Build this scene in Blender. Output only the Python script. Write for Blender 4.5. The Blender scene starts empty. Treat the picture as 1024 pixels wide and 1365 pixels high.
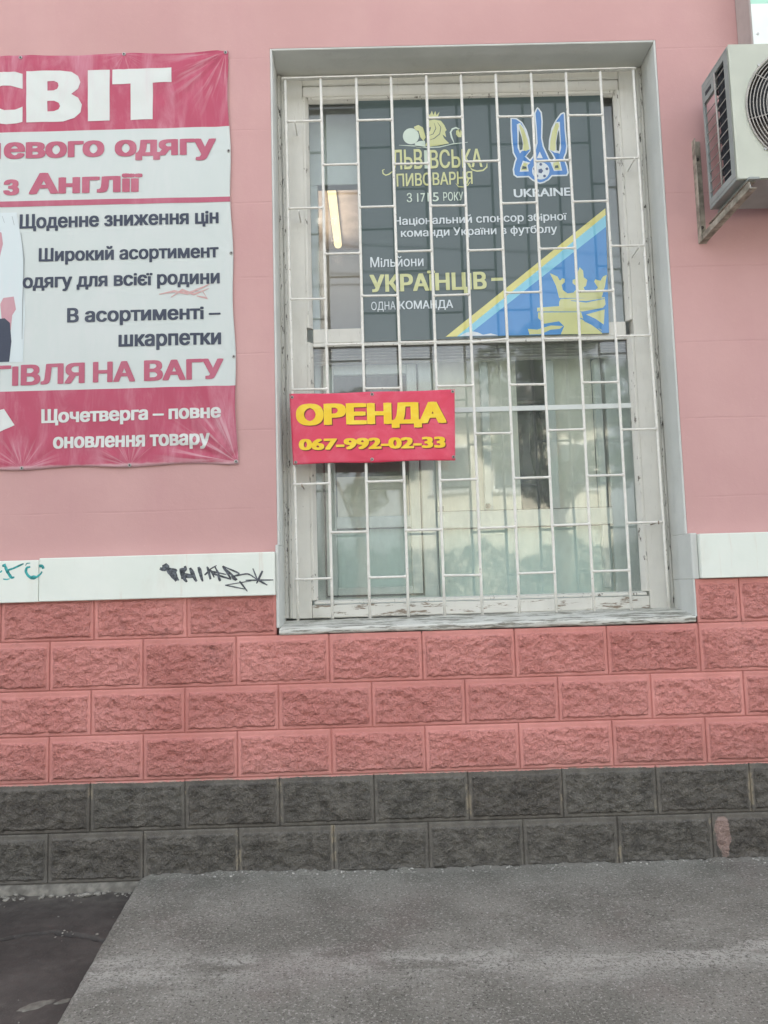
import bpy, bmesh, math, random
import numpy as np
from mathutils.geometry import delaunay_2d_cdt
from mathutils import Vector, Matrix, noise

random.seed(11)
sc = bpy.context.scene
COL = sc.collection

# ------------------------------------------------------------------ camera, light, exposure
cam_d = bpy.data.cameras.new('camera')
cam = bpy.data.objects.new('camera', cam_d)
COL.objects.link(cam)
cam_d.sensor_fit = 'VERTICAL'
cam_d.sensor_height = 36.0
cam_d.lens = 36.0 * 1041.3 / 1365.0
cam_d.clip_start = 0.05
cam_d.clip_end = 600
cr = Vector((0.999585, -0.005862, -0.028221)).normalized()
cf = Vector((0.008509, 0.995476, 0.094632)).normalized()
cu = cr.cross(cf).normalized()
mw = Matrix((cr, cu, -cf)).transposed().to_4x4()
mw.translation = Vector((1.6327, -3.4077, 0.9962))
cam.matrix_world = mw
sc.camera = cam

SUN_EL, SUN_AZ = 40.0, 22.0      # the sun stands behind the shop: its front is in open shade
world = bpy.data.worlds.new('World')
sc.world = world
world.use_nodes = True
wn = world.node_tree
for nd in list(wn.nodes):
    wn.nodes.remove(nd)
sky = wn.nodes.new('ShaderNodeTexSky')
sky.sky_type = 'NISHITA'
sky.sun_disc = False
sky.sun_elevation = math.radians(SUN_EL)
sky.sun_rotation = math.radians(SUN_AZ)
sky.air_density = 1.0
sky.dust_density = 4.0
sky.ozone_density = 0.6
hs = wn.nodes.new('ShaderNodeHueSaturation')
hs.inputs['Saturation'].default_value = 0.26
bg = wn.nodes.new('ShaderNodeBackground')
bg.inputs['Strength'].default_value = 0.15
wo = wn.nodes.new('ShaderNodeOutputWorld')
wn.links.new(sky.outputs[0], hs.inputs['Color'])
wn.links.new(hs.outputs[0], bg.inputs['Color'])
wn.links.new(bg.outputs[0], wo.inputs['Surface'])

sun_d = bpy.data.lights.new('sun', 'SUN')
sun_d.energy = 4.2
sun_d.angle = math.radians(0.5)
sun_d.color = (1.0, 0.94, 0.84)
sun = bpy.data.objects.new('sun', sun_d)
COL.objects.link(sun)
# direction towards the sun; rotation 0 of the sky's sun is +Y, turning towards +X
sd = Vector((math.sin(math.radians(SUN_AZ)) * math.cos(math.radians(SUN_EL)),
             math.cos(math.radians(SUN_AZ)) * math.cos(math.radians(SUN_EL)),
             math.sin(math.radians(SUN_EL))))
sun.rotation_euler = sd.to_track_quat('Z', 'Y').to_euler()
sun.location = (0, 0, 12)

sc.view_settings.view_transform = 'Standard'
sc.view_settings.look = 'None'
sc.view_settings.gamma = 1.0
sc.view_settings.use_curve_mapping = False
sc.view_settings.exposure = 2.1
sc.render.engine = 'CYCLES'
sc.cycles.max_bounces = 8
sc.cycles.transparent_max_bounces = 16
BANNER_TEXT = [('евого', -0.0489, 0.4153, 3.0112, 3.0109, 0.0789, 'н', 0.05, 'crimson'), ('деш', -0.3825, -0.063, 3.0107, 3.0108, 0.0787, 'н', 0.05, 'crimson'), ('одягу', 0.4637, 0.9315, 3.0097, 3.009, 0.0789, 'н', 0.05, 'crimson'), ('з', -0.0478, 0.0247, 2.8351, 2.8347, 0.0759, 'н', 0.05, 'crimson'), ('Англiï', 0.069, 0.592, 2.8365, 2.8356, 0.1028, 'Н', 0.05, 'crimson'), ('Щоденне зниження цiн', 0.0297, 0.9409, 2.673, 2.6767, 0.0688, 'Н', 0.038, 'navy'), ('Широкий асортимент', 0.1195, 0.9396, 2.5151, 2.515, 0.0634, 'Н', 0.038, 'navy'), ('одягу для всiєï родини', 0.0478, 0.9437, 2.3915, 2.3912, 0.0502, 'н', 0.038, 'navy'), ('В асортиментi –', 0.2504, 0.9457, 2.2262, 2.2255, 0.0676, 'Н', 0.038, 'navy'), ('шкарпетки', 0.4836, 0.9474, 2.1072, 2.1061, 0.0558, 'н', 0.038, 'navy'), ('ГIВЛЯ', -0.0757, 0.3322, 1.9379, 1.9442, 0.0952, 'Н', 0.045, 'crimson'), ('ТОР', -0.3808, -0.0925, 1.9368, 1.9376, 0.0951, 'Н', 0.045, 'crimson'), ('НА', 0.3692, 0.5593, 1.9449, 1.945, 0.0953, 'Н', 0.045, 'crimson'), ('ВАГУ', 0.5997, 0.9568, 1.945, 1.9458, 0.0954, 'Н', 0.045, 'crimson'), ('Щочетверга – повне', 0.1407, 0.9445, 1.7654, 1.7683, 0.0632, 'Н', 0.045, 'white'), ('оновлення товару', 0.1953, 0.894, 1.6475, 1.6464, 0.053, 'н', 0.045, 'white')]
RENT_TEXT = [('ОРЕНДА', 1.2716, 1.9619, 1.7413, 1.7349, 0.1, 'Н', 0.068, 'y'), ('067-992-02-33', 1.2816, 1.953, 1.6261, 1.6203, 0.0543, 'Н', 0.052, 'y')]
POSTER_TEXT = [('ЛЬВ', 1.7524, 1.9022, 3.0314, 3.033, 0.1028, 'Н', 0.02, 'lime'), ('I', 1.9114, 1.9299, 3.0336, 3.0331, 0.101, 'Н', 0.02, 'mint'), ('ВСЬКА', 1.9373, 2.1965, 3.0337, 3.035, 0.0952, 'Н', 0.02, 'lime'), ('ПИВОВАРНЯ', 1.772, 2.145, 2.9447, 2.9496, 0.0657, 'Н', 0.02, 'lime'), ('З 17', 1.8192, 1.9095, 2.863, 2.8638, 0.0473, 'Н', 0.01, 'mint'), ('15', 1.9205, 1.9758, 2.8643, 2.8652, 0.0484, 'Н', 0.01, 'mint'), ('РОКУ', 1.998, 2.0957, 2.8654, 2.866, 0.0446, 'Н', 0.01, 'mint'), ('UKRAINE', 2.3443, 2.6222, 2.8748, 2.877, 0.0447, 'Н', 0.03, 'ice'), ('Нацiональний спонсор збiрноï', 1.7522, 2.5989, 2.7483, 2.7531, 0.0413, 'Н', 0.018, 'ice'), ('команди Украïни в футболу', 1.7848, 2.5483, 2.6876, 2.6906, 0.0305, 'н', 0.018, 'ice'), ('Мiльйони', 1.6321, 1.8899, 2.5382, 2.538, 0.0511, 'Н', 0.01, 'ice'), ('УКРАÏНЦIВ', 1.6266, 2.1927, 2.4133, 2.4148, 0.0877, 'Н', 0.04, 'lime'), ('ОДНА', 1.6307, 1.748, 2.324, 2.3247, 0.0411, 'Н', 0.0, 'ice'), ('КОМАНДА', 1.7644, 2.0261, 2.3247, 2.3253, 0.0411, 'Н', 0.018, 'ice')]
POSTER_SHAPES = [('crest', 'ice', 1, [[(2.3451, 3.2903), (2.3769, 3.286), (2.4045, 3.2629), (2.4232, 3.2237), (2.4335, 3.1804), (2.4385, 3.1288), (2.4365, 3.1117), (2.4149, 3.0866), (2.4325, 3.069), (2.4463, 3.0858), (2.4572, 3.1198), (2.467, 3.1538), (2.4665, 3.2312), (2.464, 3.3089), (2.4732, 3.3303), (2.4811, 3.341), (2.4898, 3.3343), (2.5031, 3.3123), (2.505, 3.2647), (2.4988, 3.1788), (2.505, 3.1357), (2.5213, 3.0925), (2.5285, 3.0731), (2.5382, 3.0621), (2.5509, 3.0725), (2.5398, 3.0963), (2.5258, 3.1181), (2.5311, 3.1694), (2.5463, 3.2292), (2.5689, 3.2718), (2.5951, 3.3057), (2.6119, 3.3118), (2.6177, 3.3052), (2.6174, 3.2189), (2.6213, 3.1328), (2.6155, 3.0987), (2.604, 3.0733), (2.6161, 3.0303), (2.6205, 2.9961), (2.6115, 2.9793), (2.5382, 2.979), (2.521, 2.9603), (2.4959, 2.9461), (2.4754, 2.9423), (2.4554, 2.9492), (2.4357, 2.9624), (2.4201, 2.9777), (2.3631, 2.977), (2.3475, 2.9902), (2.3447, 3.02), (2.3545, 3.0582), (2.3614, 3.0751), (2.3484, 3.1053), (2.3446, 3.1568), (2.3435, 3.2256)]]), ('crest_field', 'blue', 2, [[(2.3518, 3.2819), (2.3739, 3.279), (2.3989, 3.2581), (2.4166, 3.221), (2.4266, 3.179), (2.4315, 3.1287), (2.4298, 3.1147), (2.4053, 3.0861), (2.4328, 3.0585), (2.4524, 3.0822), (2.4639, 3.1177), (2.474, 3.1529), (2.4735, 3.2315), (2.471, 3.3076), (2.4792, 3.3266), (2.4823, 3.3308), (2.4846, 3.3291), (2.4962, 3.3099), (2.498, 3.2647), (2.4919, 3.1783), (2.4982, 3.1337), (2.5148, 3.0897), (2.5225, 3.069), (2.5373, 3.0523), (2.5596, 3.0705), (2.5459, 3.1001), (2.5329, 3.1201), (2.538, 3.1683), (2.5528, 3.2266), (2.5746, 3.2678), (2.5992, 3.2995), (2.6097, 3.3033), (2.6107, 3.3021), (2.6105, 3.2185), (2.6143, 3.1331), (2.6088, 3.1008), (2.5966, 3.0737), (2.6093, 3.0286), (2.6133, 2.9973), (2.6075, 2.9865), (2.5354, 2.9862), (2.5169, 2.9661), (2.4938, 2.953), (2.4761, 2.9497), (2.4585, 2.9558), (2.44, 2.9682), (2.423, 2.985), (2.3657, 2.9843), (2.3541, 2.994), (2.3517, 3.0196), (2.3611, 3.0559), (2.3689, 3.0753), (2.3553, 3.1073), (2.3515, 3.1574), (2.3504, 3.2258)]]), ('crest_leaf', 'ice', 3, [[(2.3754, 3.2528), (2.3921, 3.2598), (2.4132, 3.2282), (2.4311, 3.1719), (2.4369, 3.1203), (2.4137, 3.1037), (2.3849, 3.1002), (2.374, 3.1304), (2.3759, 3.1904)]]), ('crest_leaf', 'ice', 3, [[(2.5896, 3.2605), (2.5683, 3.261), (2.5451, 3.2207), (2.5319, 3.1694), (2.527, 3.118), (2.5443, 3.1048), (2.5806, 3.0953), (2.589, 3.1251), (2.5886, 3.1981)]]), ('crest_leaf', 'lime', 4, [[(2.3854, 3.2483), (2.3937, 3.2502), (2.4089, 3.224), (2.4249, 3.172), (2.4317, 3.1225), (2.414, 3.1123), (2.4, 3.1169), (2.4037, 3.1554), (2.3973, 3.1942)]]), ('crest_leaf', 'lime', 4, [[(2.5812, 3.2551), (2.5679, 3.2524), (2.5487, 3.212), (2.5368, 3.1607), (2.5327, 3.1179), (2.5486, 3.1089), (2.5611, 3.1129), (2.5642, 3.16), (2.5741, 3.2113), (2.5843, 3.2369)]]), ('crest_gap', 'slate', 5, [[(2.3845, 3.2268), (2.3961, 3.1856), (2.4005, 3.1469), (2.3973, 3.1213), (2.3837, 3.1173), (2.3801, 3.156)]]), ('crest_gap', 'slate', 5, [[(2.5835, 3.2197), (2.5842, 3.1509), (2.5772, 3.1082), (2.5659, 3.1128), (2.5662, 3.1514), (2.5757, 3.2027)]]), ('crest_band', 'blue', 3.5, [[(2.3677, 3.0792), (2.3937, 3.1128), (2.4369, 3.1203), (2.4216, 3.0992), (2.4003, 3.0784), (2.3863, 3.0403), (2.3772, 3.0192)]]), ('crest_band', 'blue', 3.5, [[(2.5326, 3.1158), (2.5643, 3.0957), (2.5958, 3.0735), (2.6055, 3.022), (2.5888, 3.0139), (2.5789, 3.0611), (2.5519, 3.0917)]]), ('crest_panel', 'ice', 3, [[(2.3976, 3.0635), (2.4337, 3.0519), (2.4189, 3.0395), (2.4235, 3.0074), (2.3787, 3.0064), (2.3837, 3.0276)]]), ('crest_panel', 'ice', 3, [[(2.5316, 3.0538), (2.579, 3.0633), (2.5885, 3.0076), (2.5477, 3.0064), (2.5406, 3.0279)]]), ('crest_panel', 'lime', 4, [[(2.4011, 3.0527), (2.4233, 3.0471), (2.4127, 3.0375), (2.4169, 3.014), (2.3851, 3.0126), (2.3892, 3.0317)]]), ('crest_panel', 'lime', 4, [[(2.5457, 3.0491), (2.5745, 3.0548), (2.5818, 3.0128), (2.552, 3.0114), (2.5457, 3.0321)]]), ('crest_gap', 'slate', 6, [[(2.3943, 3.0358), (2.4124, 3.0311), (2.414, 3.0217), (2.3902, 3.0189)]]), ('crest_gap', 'slate', 6, [[(2.5551, 3.034), (2.5687, 3.0358), (2.5713, 3.0221), (2.5516, 3.02)]]), ('crest_peak', 'ice', 3, [[(2.4824, 3.1084), (2.4959, 3.0739), (2.4662, 3.0746)]]), ('football', 'ice', 3, [[(2.5253, 3.0079), (2.5238, 2.9979), (2.5202, 2.9886), (2.5147, 2.9802), (2.5076, 2.9733), (2.4992, 2.9682), (2.4901, 2.9652), (2.4805, 2.9643), (2.4711, 2.9656), (2.4622, 2.9692), (2.4544, 2.9747), (2.448, 2.9819), (2.4433, 2.9905), (2.4405, 3.0), (2.4399, 3.01), (2.4415, 3.0199), (2.4451, 3.0293), (2.4505, 3.0376), (2.4576, 3.0445), (2.466, 3.0497), (2.4752, 3.0528), (2.4847, 3.0536), (2.4942, 3.0523), (2.5031, 3.0488), (2.5109, 3.0432), (2.5174, 3.036), (2.5221, 3.0274), (2.5248, 3.0178)]]), ('football_patch', 'navy', 4, [[(2.4948, 3.0078), (2.4852, 2.995), (2.4709, 3.0003), (2.4716, 3.0164), (2.4864, 3.0209)]]), ('football_patch', 'navy', 4, [[(2.4919, 3.0419), (2.4877, 3.035), (2.48, 3.0352), (2.4765, 3.0423), (2.4807, 3.0492), (2.4884, 3.0491)]]), ('football_patch', 'navy', 4, [[(2.521, 3.0182), (2.5168, 3.0113), (2.5091, 3.0115), (2.5056, 3.0186), (2.5098, 3.0255), (2.5175, 3.0253)]]), ('football_patch', 'navy', 4, [[(2.5077, 2.9814), (2.5035, 2.9745), (2.4958, 2.9747), (2.4923, 2.9818), (2.4965, 2.9887), (2.5042, 2.9885)]]), ('football_patch', 'navy', 4, [[(2.4705, 2.9824), (2.4663, 2.9755), (2.4585, 2.9757), (2.455, 2.9827), (2.4592, 2.9896), (2.4669, 2.9894)]]), ('football_patch', 'navy', 4, [[(2.4607, 3.0197), (2.4565, 3.0128), (2.4487, 3.013), (2.4452, 3.0201), (2.4494, 3.027), (2.4571, 3.0268)]]), ('ball', 'mint', 1, [[(1.8891, 3.2035), (1.8878, 3.1942), (1.8846, 3.1855), (1.8796, 3.1777), (1.8732, 3.1712), (1.8655, 3.1665), (1.857, 3.1636), (1.8481, 3.1628), (1.8394, 3.164), (1.8311, 3.1673), (1.8237, 3.1725), (1.8176, 3.1792), (1.8132, 3.1873), (1.8105, 3.1961), (1.8098, 3.2055), (1.8111, 3.2147), (1.8143, 3.2235), (1.8192, 3.2313), (1.8257, 3.2378), (1.8334, 3.2425), (1.8419, 3.2454), (1.8508, 3.2463), (1.8596, 3.245), (1.8679, 3.2417), (1.8752, 3.2365), (1.8813, 3.2298), (1.8858, 3.2217), (1.8884, 3.2128)]]), ('lion_paw', 'lime', 1, [[(1.8657, 3.2528), (1.8878, 3.262), (1.9107, 3.2477), (1.9221, 3.197), (1.9106, 3.1772), (1.8966, 3.1976), (1.8884, 3.2322), (1.8732, 3.2337)]]), ('lion_paw', 'mint', 1, [[(1.8668, 3.1686), (1.8905, 3.1777), (1.9177, 3.1799), (1.9205, 3.1484), (1.8948, 3.1433), (1.8705, 3.1479)]]), ('lion_body', 'lime', 1, [[(1.9321, 3.2827), (1.9677, 3.2876), (2.0001, 3.2811), (2.0168, 3.2577), (2.0267, 3.2316), (2.0188, 3.2232), (2.0232, 3.1945), (2.0058, 3.2092), (2.0132, 3.189), (2.0368, 3.1627), (1.9903, 3.1541), (1.9411, 3.1479), (1.9169, 3.1542), (1.934, 3.1795), (1.9261, 3.2186), (1.9449, 3.2279), (1.9499, 3.2467), (1.9272, 3.2513)]]), ('lion_line', 'slate', 2, [[(1.9829, 3.2725), (1.9971, 3.2463), (1.9907, 3.2135), (1.9634, 3.1919), (1.9421, 3.1828), (1.9425, 3.1815), (1.9652, 3.1885), (1.9939, 3.2113), (2.0008, 3.247), (1.9841, 3.2732)]]), ('lion_line', 'slate', 2, [[(1.9664, 3.2702), (1.9724, 3.2417), (1.9584, 3.2147), (1.9319, 3.2031), (1.9323, 3.2018), (1.9609, 3.2117), (1.9761, 3.2413), (1.9677, 3.2706)]]), ('lion_line', 'slate', 2, [[(1.9305, 3.2447), (1.9421, 3.2389), (1.9506, 3.2502), (1.9495, 3.2512), (1.941, 3.2434), (1.9311, 3.2462)]]), ('crown', 'lime', 1, [[(1.9325, 3.2954), (1.9843, 3.2958), (1.9953, 3.3284), (1.9793, 3.3103), (1.9747, 3.3323), (1.9641, 3.3118), (1.9573, 3.3351), (1.9466, 3.3111), (1.9321, 3.3334)]]), ('lion_tail', 'mint', 1, [[(2.0627, 3.1655), (2.0543, 3.1951), (2.05, 3.2192), (2.0583, 3.2333), (2.0737, 3.2388), (2.0869, 3.2313), (2.0924, 3.2181), (2.0952, 3.2189), (2.0932, 3.2369), (2.0744, 3.2474), (2.0533, 3.24), (2.0419, 3.2202), (2.0465, 3.1925), (2.06, 3.1643)]]), ('lion_tail', 'lime', 1, [[(2.0734, 3.2276), (2.0912, 3.2358), (2.1026, 3.2211), (2.0983, 3.1926), (2.0831, 3.1941), (2.0727, 3.2076)]]), ('swoosh', 'mint', 1, [[(1.7893, 3.1582), (1.8703, 3.15), (1.9245, 3.1406), (1.9902, 3.1424), (2.056, 3.1568), (2.1294, 3.1652), (2.1293, 3.167), (2.0554, 3.1619), (1.9897, 3.1475), (1.9248, 3.1457), (1.8709, 3.1551), (1.7894, 3.16)]]), ('flourish', 'lime', 1, [[(1.7688, 3.0319), (1.7486, 3.0245), (1.7349, 3.0136), (1.7202, 3.0086), (1.7091, 3.016), (1.7071, 3.0303), (1.7157, 3.0359), (1.7149, 3.0378), (1.7016, 3.0326), (1.704, 3.0127), (1.7195, 3.0024), (1.7376, 3.008), (1.7515, 3.0191), (1.7697, 3.03)]]), ('flourish', 'lime', 1, [[(2.1291, 3.0427), (2.1436, 3.0202), (2.1693, 3.0116), (2.2009, 3.0157), (2.2212, 3.0338), (2.2213, 3.0554), (2.2189, 3.0556), (2.2152, 3.0375), (2.1984, 3.0225), (2.17, 3.019), (2.1476, 3.0263), (2.1311, 3.0443)]]), ('flourish', 'lime', 1, [[(2.061, 2.9539), (2.0734, 2.9359), (2.0965, 2.9328), (2.1224, 2.9422), (2.1359, 2.9634), (2.1344, 2.9646), (2.1193, 2.9469), (2.0959, 2.9384), (2.0759, 2.9409), (2.0624, 2.9552)]]), ('stripe', 'yellow', 1, [[(1.9847, 2.1836), (2.7904, 2.8089), (2.7903, 2.7744), (2.039, 2.184)]]), ('stripe', 'cyan', 1, [[(2.039, 2.184), (2.7903, 2.7744), (2.7889, 2.715), (2.0862, 2.1842)]]), ('blue_field', 'skyblue', 1, [[(2.0862, 2.1842), (2.7889, 2.715), (2.774, 2.1833), (2.4415, 2.1808)]]), ('dash', 'lime', 1, [[(2.2165, 2.4707), (2.2743, 2.4714), (2.2736, 2.4564), (2.2159, 2.4556)]]), ('crown_emblem', 'lime', 2, [[(2.5022, 2.4874), (2.5383, 2.4695), (2.5496, 2.448), (2.5608, 2.4604), (2.5738, 2.4559), (2.5713, 2.439), (2.5567, 2.4267), (2.5612, 2.4012), (2.5833, 2.3837), (2.6121, 2.3872), (2.6339, 2.412), (2.6104, 2.4337), (2.6113, 2.4506), (2.6279, 2.4545), (2.6357, 2.4458), (2.6379, 2.4881), (2.6491, 2.5133), (2.6646, 2.4959), (2.6661, 2.4619), (2.6827, 2.4488), (2.6754, 2.4193), (2.6626, 2.4112), (2.6698, 2.3924), (2.7149, 2.3913), (2.7323, 2.4094), (2.715, 2.4395), (2.7222, 2.4503), (2.7465, 2.4429), (2.7599, 2.4638), (2.7785, 2.4718), (2.7672, 2.417), (2.7475, 2.3566), (2.5412, 2.362), (2.5294, 2.4231)]]), ('crown_emblem', 'lime', 2, [[(2.5491, 2.3567), (2.7624, 2.3596), (2.7646, 2.3241), (2.7514, 2.3077), (2.6523, 2.2917), (2.4317, 2.2975), (2.4325, 2.316), (2.5392, 2.3216), (2.5402, 2.3426)]]), ('crown_emblem', 'lime', 2, [[(2.4355, 2.2923), (2.6439, 2.2886), (2.6562, 2.2429), (2.7372, 2.1989), (2.7402, 2.1779), (2.5404, 2.1815), (2.5587, 2.2203), (2.5354, 2.2461), (2.4614, 2.2354), (2.4342, 2.2655)]]), ('crown_emblem', 'lime', 2, [[(2.6678, 2.2762), (2.7591, 2.299), (2.7508, 2.2237), (2.7116, 2.2541)]]), ('emblem_line', 'skyblue', 3, [[(2.6351, 2.2586), (2.6793, 2.2339), (2.7395, 2.1849), (2.7418, 2.1876), (2.685, 2.2422), (2.6367, 2.2618)]]), ('emblem_line', 'skyblue', 3, [[(2.5976, 2.3457), (2.6712, 2.3354), (2.7623, 2.3524), (2.7619, 2.355), (2.6711, 2.343), (2.598, 2.3484)]]), ('emblem_tail', 'lime', 2, [[(2.3828, 2.2124), (2.4274, 2.207), (2.4936, 2.2262), (2.5547, 2.2221), (2.5377, 2.2083), (2.4926, 2.2053), (2.4427, 2.1841), (2.3897, 2.1846)]]), ('emblem_wave', 'ice', 2, [[(2.0516, 2.186), (2.0848, 2.2018), (2.1176, 2.2068), (2.1418, 2.2003), (2.1658, 2.1888), (2.2027, 2.1945), (2.2389, 2.1836)]])]
BANNER_SHAPES = [('lettering', 'white', 2, [[(0.4496, 3.4394), (0.7259, 3.4439), (0.7257, 3.3713), (0.6387, 3.3686), (0.6386, 3.1881), (0.536, 3.187), (0.5355, 3.3666), (0.45, 3.365)]]), ('lettering', 'white', 2, [[(0.3359, 3.4384), (0.4374, 3.4397), (0.4386, 3.1872), (0.3379, 3.186)]]), ('lettering', 'white', 2, [[(0.0493, 3.4397), (0.2065, 3.4415), (0.259, 3.4328), (0.2907, 3.4097), (0.3014, 3.3797), (0.2913, 3.3466), (0.2601, 3.3214), (0.2917, 3.3021), (0.3094, 3.2685), (0.3027, 3.2317), (0.2752, 3.2029), (0.2232, 3.1877), (0.0531, 3.1863)], [(0.1478, 3.3872), (0.1792, 3.3879), (0.1967, 3.3786), (0.2004, 3.3636), (0.1936, 3.349), (0.1762, 3.342), (0.1484, 3.3415)], [(0.149, 3.289), (0.1803, 3.2901), (0.2013, 3.2803), (0.2085, 3.2635), (0.2017, 3.2471), (0.1809, 3.2391), (0.1496, 3.2392)]]), ('lettering', 'white', 2, [[(0.032, 3.4271), (-0.0031, 3.4373), (-0.0555, 3.4404), (-0.1147, 3.4344), (-0.17, 3.406), (-0.2039, 3.3623), (-0.2098, 3.3144), (-0.1947, 3.2586), (-0.1591, 3.2173), (-0.1031, 3.1902), (-0.0404, 3.1795), (0.0081, 3.1819), (0.0357, 3.1886), (0.0346, 3.2641), (0.0, 3.2502), (-0.0486, 3.2477), (-0.0871, 3.2634), (-0.1084, 3.2897), (-0.1126, 3.3231), (-0.0992, 3.3524), (-0.0647, 3.3701), (-0.0228, 3.369), (0.0332, 3.3529)]]), ('stripe', 'crimson', 1, [[(-0.4215, 2.8039), (-0.0614, 2.8059), (1.0023, 2.8029), (1.0021, 2.7784), (-0.0609, 2.7786), (-0.4208, 2.7769)]]), ('arrow', 'white', 2, [[(-0.1767, 1.8013), (-0.0269, 1.8348), (0.0212, 1.7601), (-0.1409, 1.6847)]]), ('garment', 'cloth', 1, [[(-0.4031, 2.7549), (0.0151, 2.7515), (0.0451, 2.5827), (0.0602, 2.2648), (0.0534, 2.0493), (-0.3836, 2.0401)]]), ('garment', 'rose', 2, [[(-0.0394, 2.348), (0.008, 2.3538), (0.0191, 2.2938), (0.0026, 2.2663), (-0.0029, 2.1966), (-0.0445, 2.25), (-0.0525, 2.3203)]]), ('garment', 'navy', 3, [[(-0.0715, 2.2507), (-0.031, 2.2532), (-0.0069, 2.2316), (0.0013, 2.1443), (-0.0072, 2.0509), (-0.0812, 2.0494)]]), ('garment', 'rose', 2, [[(-0.069, 2.6641), (-0.0518, 2.6565), (-0.044, 2.6028), (-0.0598, 2.5321), (-0.0837, 2.5327)]]), ('fold', 'greyline', 3, [[(0.0362, 2.6542), (0.0501, 2.5292), (0.0486, 2.4057), (0.0463, 2.3353), (0.0475, 2.1535), (0.0494, 2.1534), (0.0517, 2.335), (0.054, 2.4053), (0.0555, 2.5293), (0.0381, 2.6543)]]), ('fold', 'greyline', 3, [[(-0.0061, 2.7339), (0.0049, 2.6906), (0.0067, 2.691), (-0.0043, 2.7343)]]), ('fold', 'greyline', 3, [[(-0.0505, 2.735), (-0.0397, 2.7024), (-0.0382, 2.7029), (-0.0491, 2.7354)]]), ('paint_smear', 'smear', 3, [[(0.6677, 2.3454), (0.7356, 2.3543), (0.7971, 2.3421), (0.8398, 2.359), (0.9, 2.3889), (0.8986, 2.3923), (0.8358, 2.3688), (0.7965, 2.3527), (0.7354, 2.3648), (0.667, 2.349)]]), ('paint_smear', 'smear', 3, [[(0.7228, 2.3302), (0.7737, 2.3604), (0.8243, 2.3379), (0.893, 2.3678), (0.8917, 2.3713), (0.8238, 2.3484), (0.7724, 2.3709), (0.7208, 2.3333)]]), ('paint_smear', 'smear', 3, [[(0.8371, 2.3334), (0.8893, 2.3182), (0.867, 2.3575), (0.863, 2.3549), (0.8812, 2.3297), (0.8381, 2.3382)]])]
GRAFFITI_BLACK = [([(0.7453, 1.0959), (0.7608, 1.0487)], 0.00892), ([(0.7844, 1.0974), (0.7982, 1.0477)], 0.00744), ([(0.8208, 1.0938), (0.8413, 1.0464)], 0.00892), ([(0.8572, 1.098), (0.8689, 1.0483)], 0.00843), ([(0.779, 1.0549), (0.7983, 1.0617), (0.8336, 1.0586)], 0.00595), ([(0.8805, 1.0661), (0.9066, 1.0888), (0.922, 1.0545)], 0.00446), ([(0.9249, 1.1013), (0.9454, 1.0617)], 0.00446), ([(0.9743, 1.0869), (1.0207, 1.0414)], 0.00496), ([(0.6881, 1.1001), (0.7141, 1.0916)], 0.00793), ([(0.7079, 1.1178), (0.7349, 1.078), (0.7608, 1.0451)], 0.01091), ([(0.7079, 1.1178), (0.7193, 1.0914)], 0.01686), ([(0.7245, 1.0991), (0.7609, 1.0903), (0.7505, 1.0828), (0.7686, 1.0459)], 0.00595), ([(0.7766, 1.095), (0.7868, 1.0609), (0.8049, 1.0386)], 0.00793), ([(0.7964, 1.1075), (0.8, 1.0918), (0.7739, 1.0769), (0.8388, 1.0636)], 0.00694), ([(0.8182, 1.0991), (0.831, 1.0649), (0.8465, 1.0395)], 0.00793), ([(0.7739, 1.0925), (0.7948, 1.0971)], 0.00595), ([(0.8547, 1.1017), (0.8623, 1.0744), (0.8725, 1.0388)], 0.00694), ([(0.7869, 1.0713), (0.8414, 1.062)], 0.00496), ([(0.8911, 1.1022), (0.8988, 1.0838), (0.9741, 1.0661)], 0.00397), ([(0.8937, 1.0995), (0.9063, 1.0472)], 0.00595), ([(0.9117, 1.073), (0.9947, 1.0447)], 0.00446), ([(0.9014, 1.0889), (0.9328, 1.1062)], 0.00297), ([(0.9588, 1.1029), (0.9742, 1.0817), (0.9947, 1.0447)], 0.00595), ([(0.964, 1.1002), (1.0366, 1.0669), (0.9948, 1.0551)], 0.00397), ([(0.9377, 1.0671), (0.9479, 1.0382)], 0.00595), ([(0.9948, 1.0551), (1.0678, 1.0686), (1.1091, 1.0389)], 0.00347), ([(1.0, 1.0549), (1.0155, 1.0389)], 0.00595), ([(1.0571, 1.0388), (1.1767, 1.037)], 0.00347), ([(1.0889, 1.0888), (1.1091, 1.0363)], 0.00347), ([(1.1304, 1.0773), (1.1037, 1.0235)], 0.00496), ([(0.9685, 1.0205), (1.0515, 1.0016)], 0.00297), ([(0.9685, 1.0205), (1.0831, 1.036)], 0.00248), ([(1.031, 1.0359), (1.0643, 0.9909)], 0.00397), ([(1.1091, 1.0389), (1.1504, 1.0154)], 0.00397)]
GRAFFITI_TEAL = [([(0.0196, 1.1386), (0.03, 1.1096), (0.0503, 1.0771), (0.0635, 1.0801)], 0.00715), ([(0.0163, 1.1365), (0.0143, 1.1255)], 0.00547), ([(0.0311, 1.1096), (0.0628, 1.1197), (0.1021, 1.1374)], 0.00463), ([(0.0152, 1.0737), (0.0306, 1.0711), (0.0438, 1.074)], 0.00294), ([(0.0015, 1.1016), (0.0102, 1.1102)], 0.00379), ([(0.131, 1.1222), (0.1156, 1.1204), (0.1115, 1.1029), (0.1216, 1.085), (0.1383, 1.0725), (0.158, 1.0774), (0.1755, 1.0901), (0.1819, 1.101)], 0.00547), ([(0.1308, 1.1388), (0.1153, 1.1381), (0.11, 1.1272)], 0.0021), ([(0.1339, 1.0759), (0.1558, 1.0775)], 0.00925), ([(0.1684, 1.1245), (0.1816, 1.1263), (0.1884, 1.1129)], 0.00757)]

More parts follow.
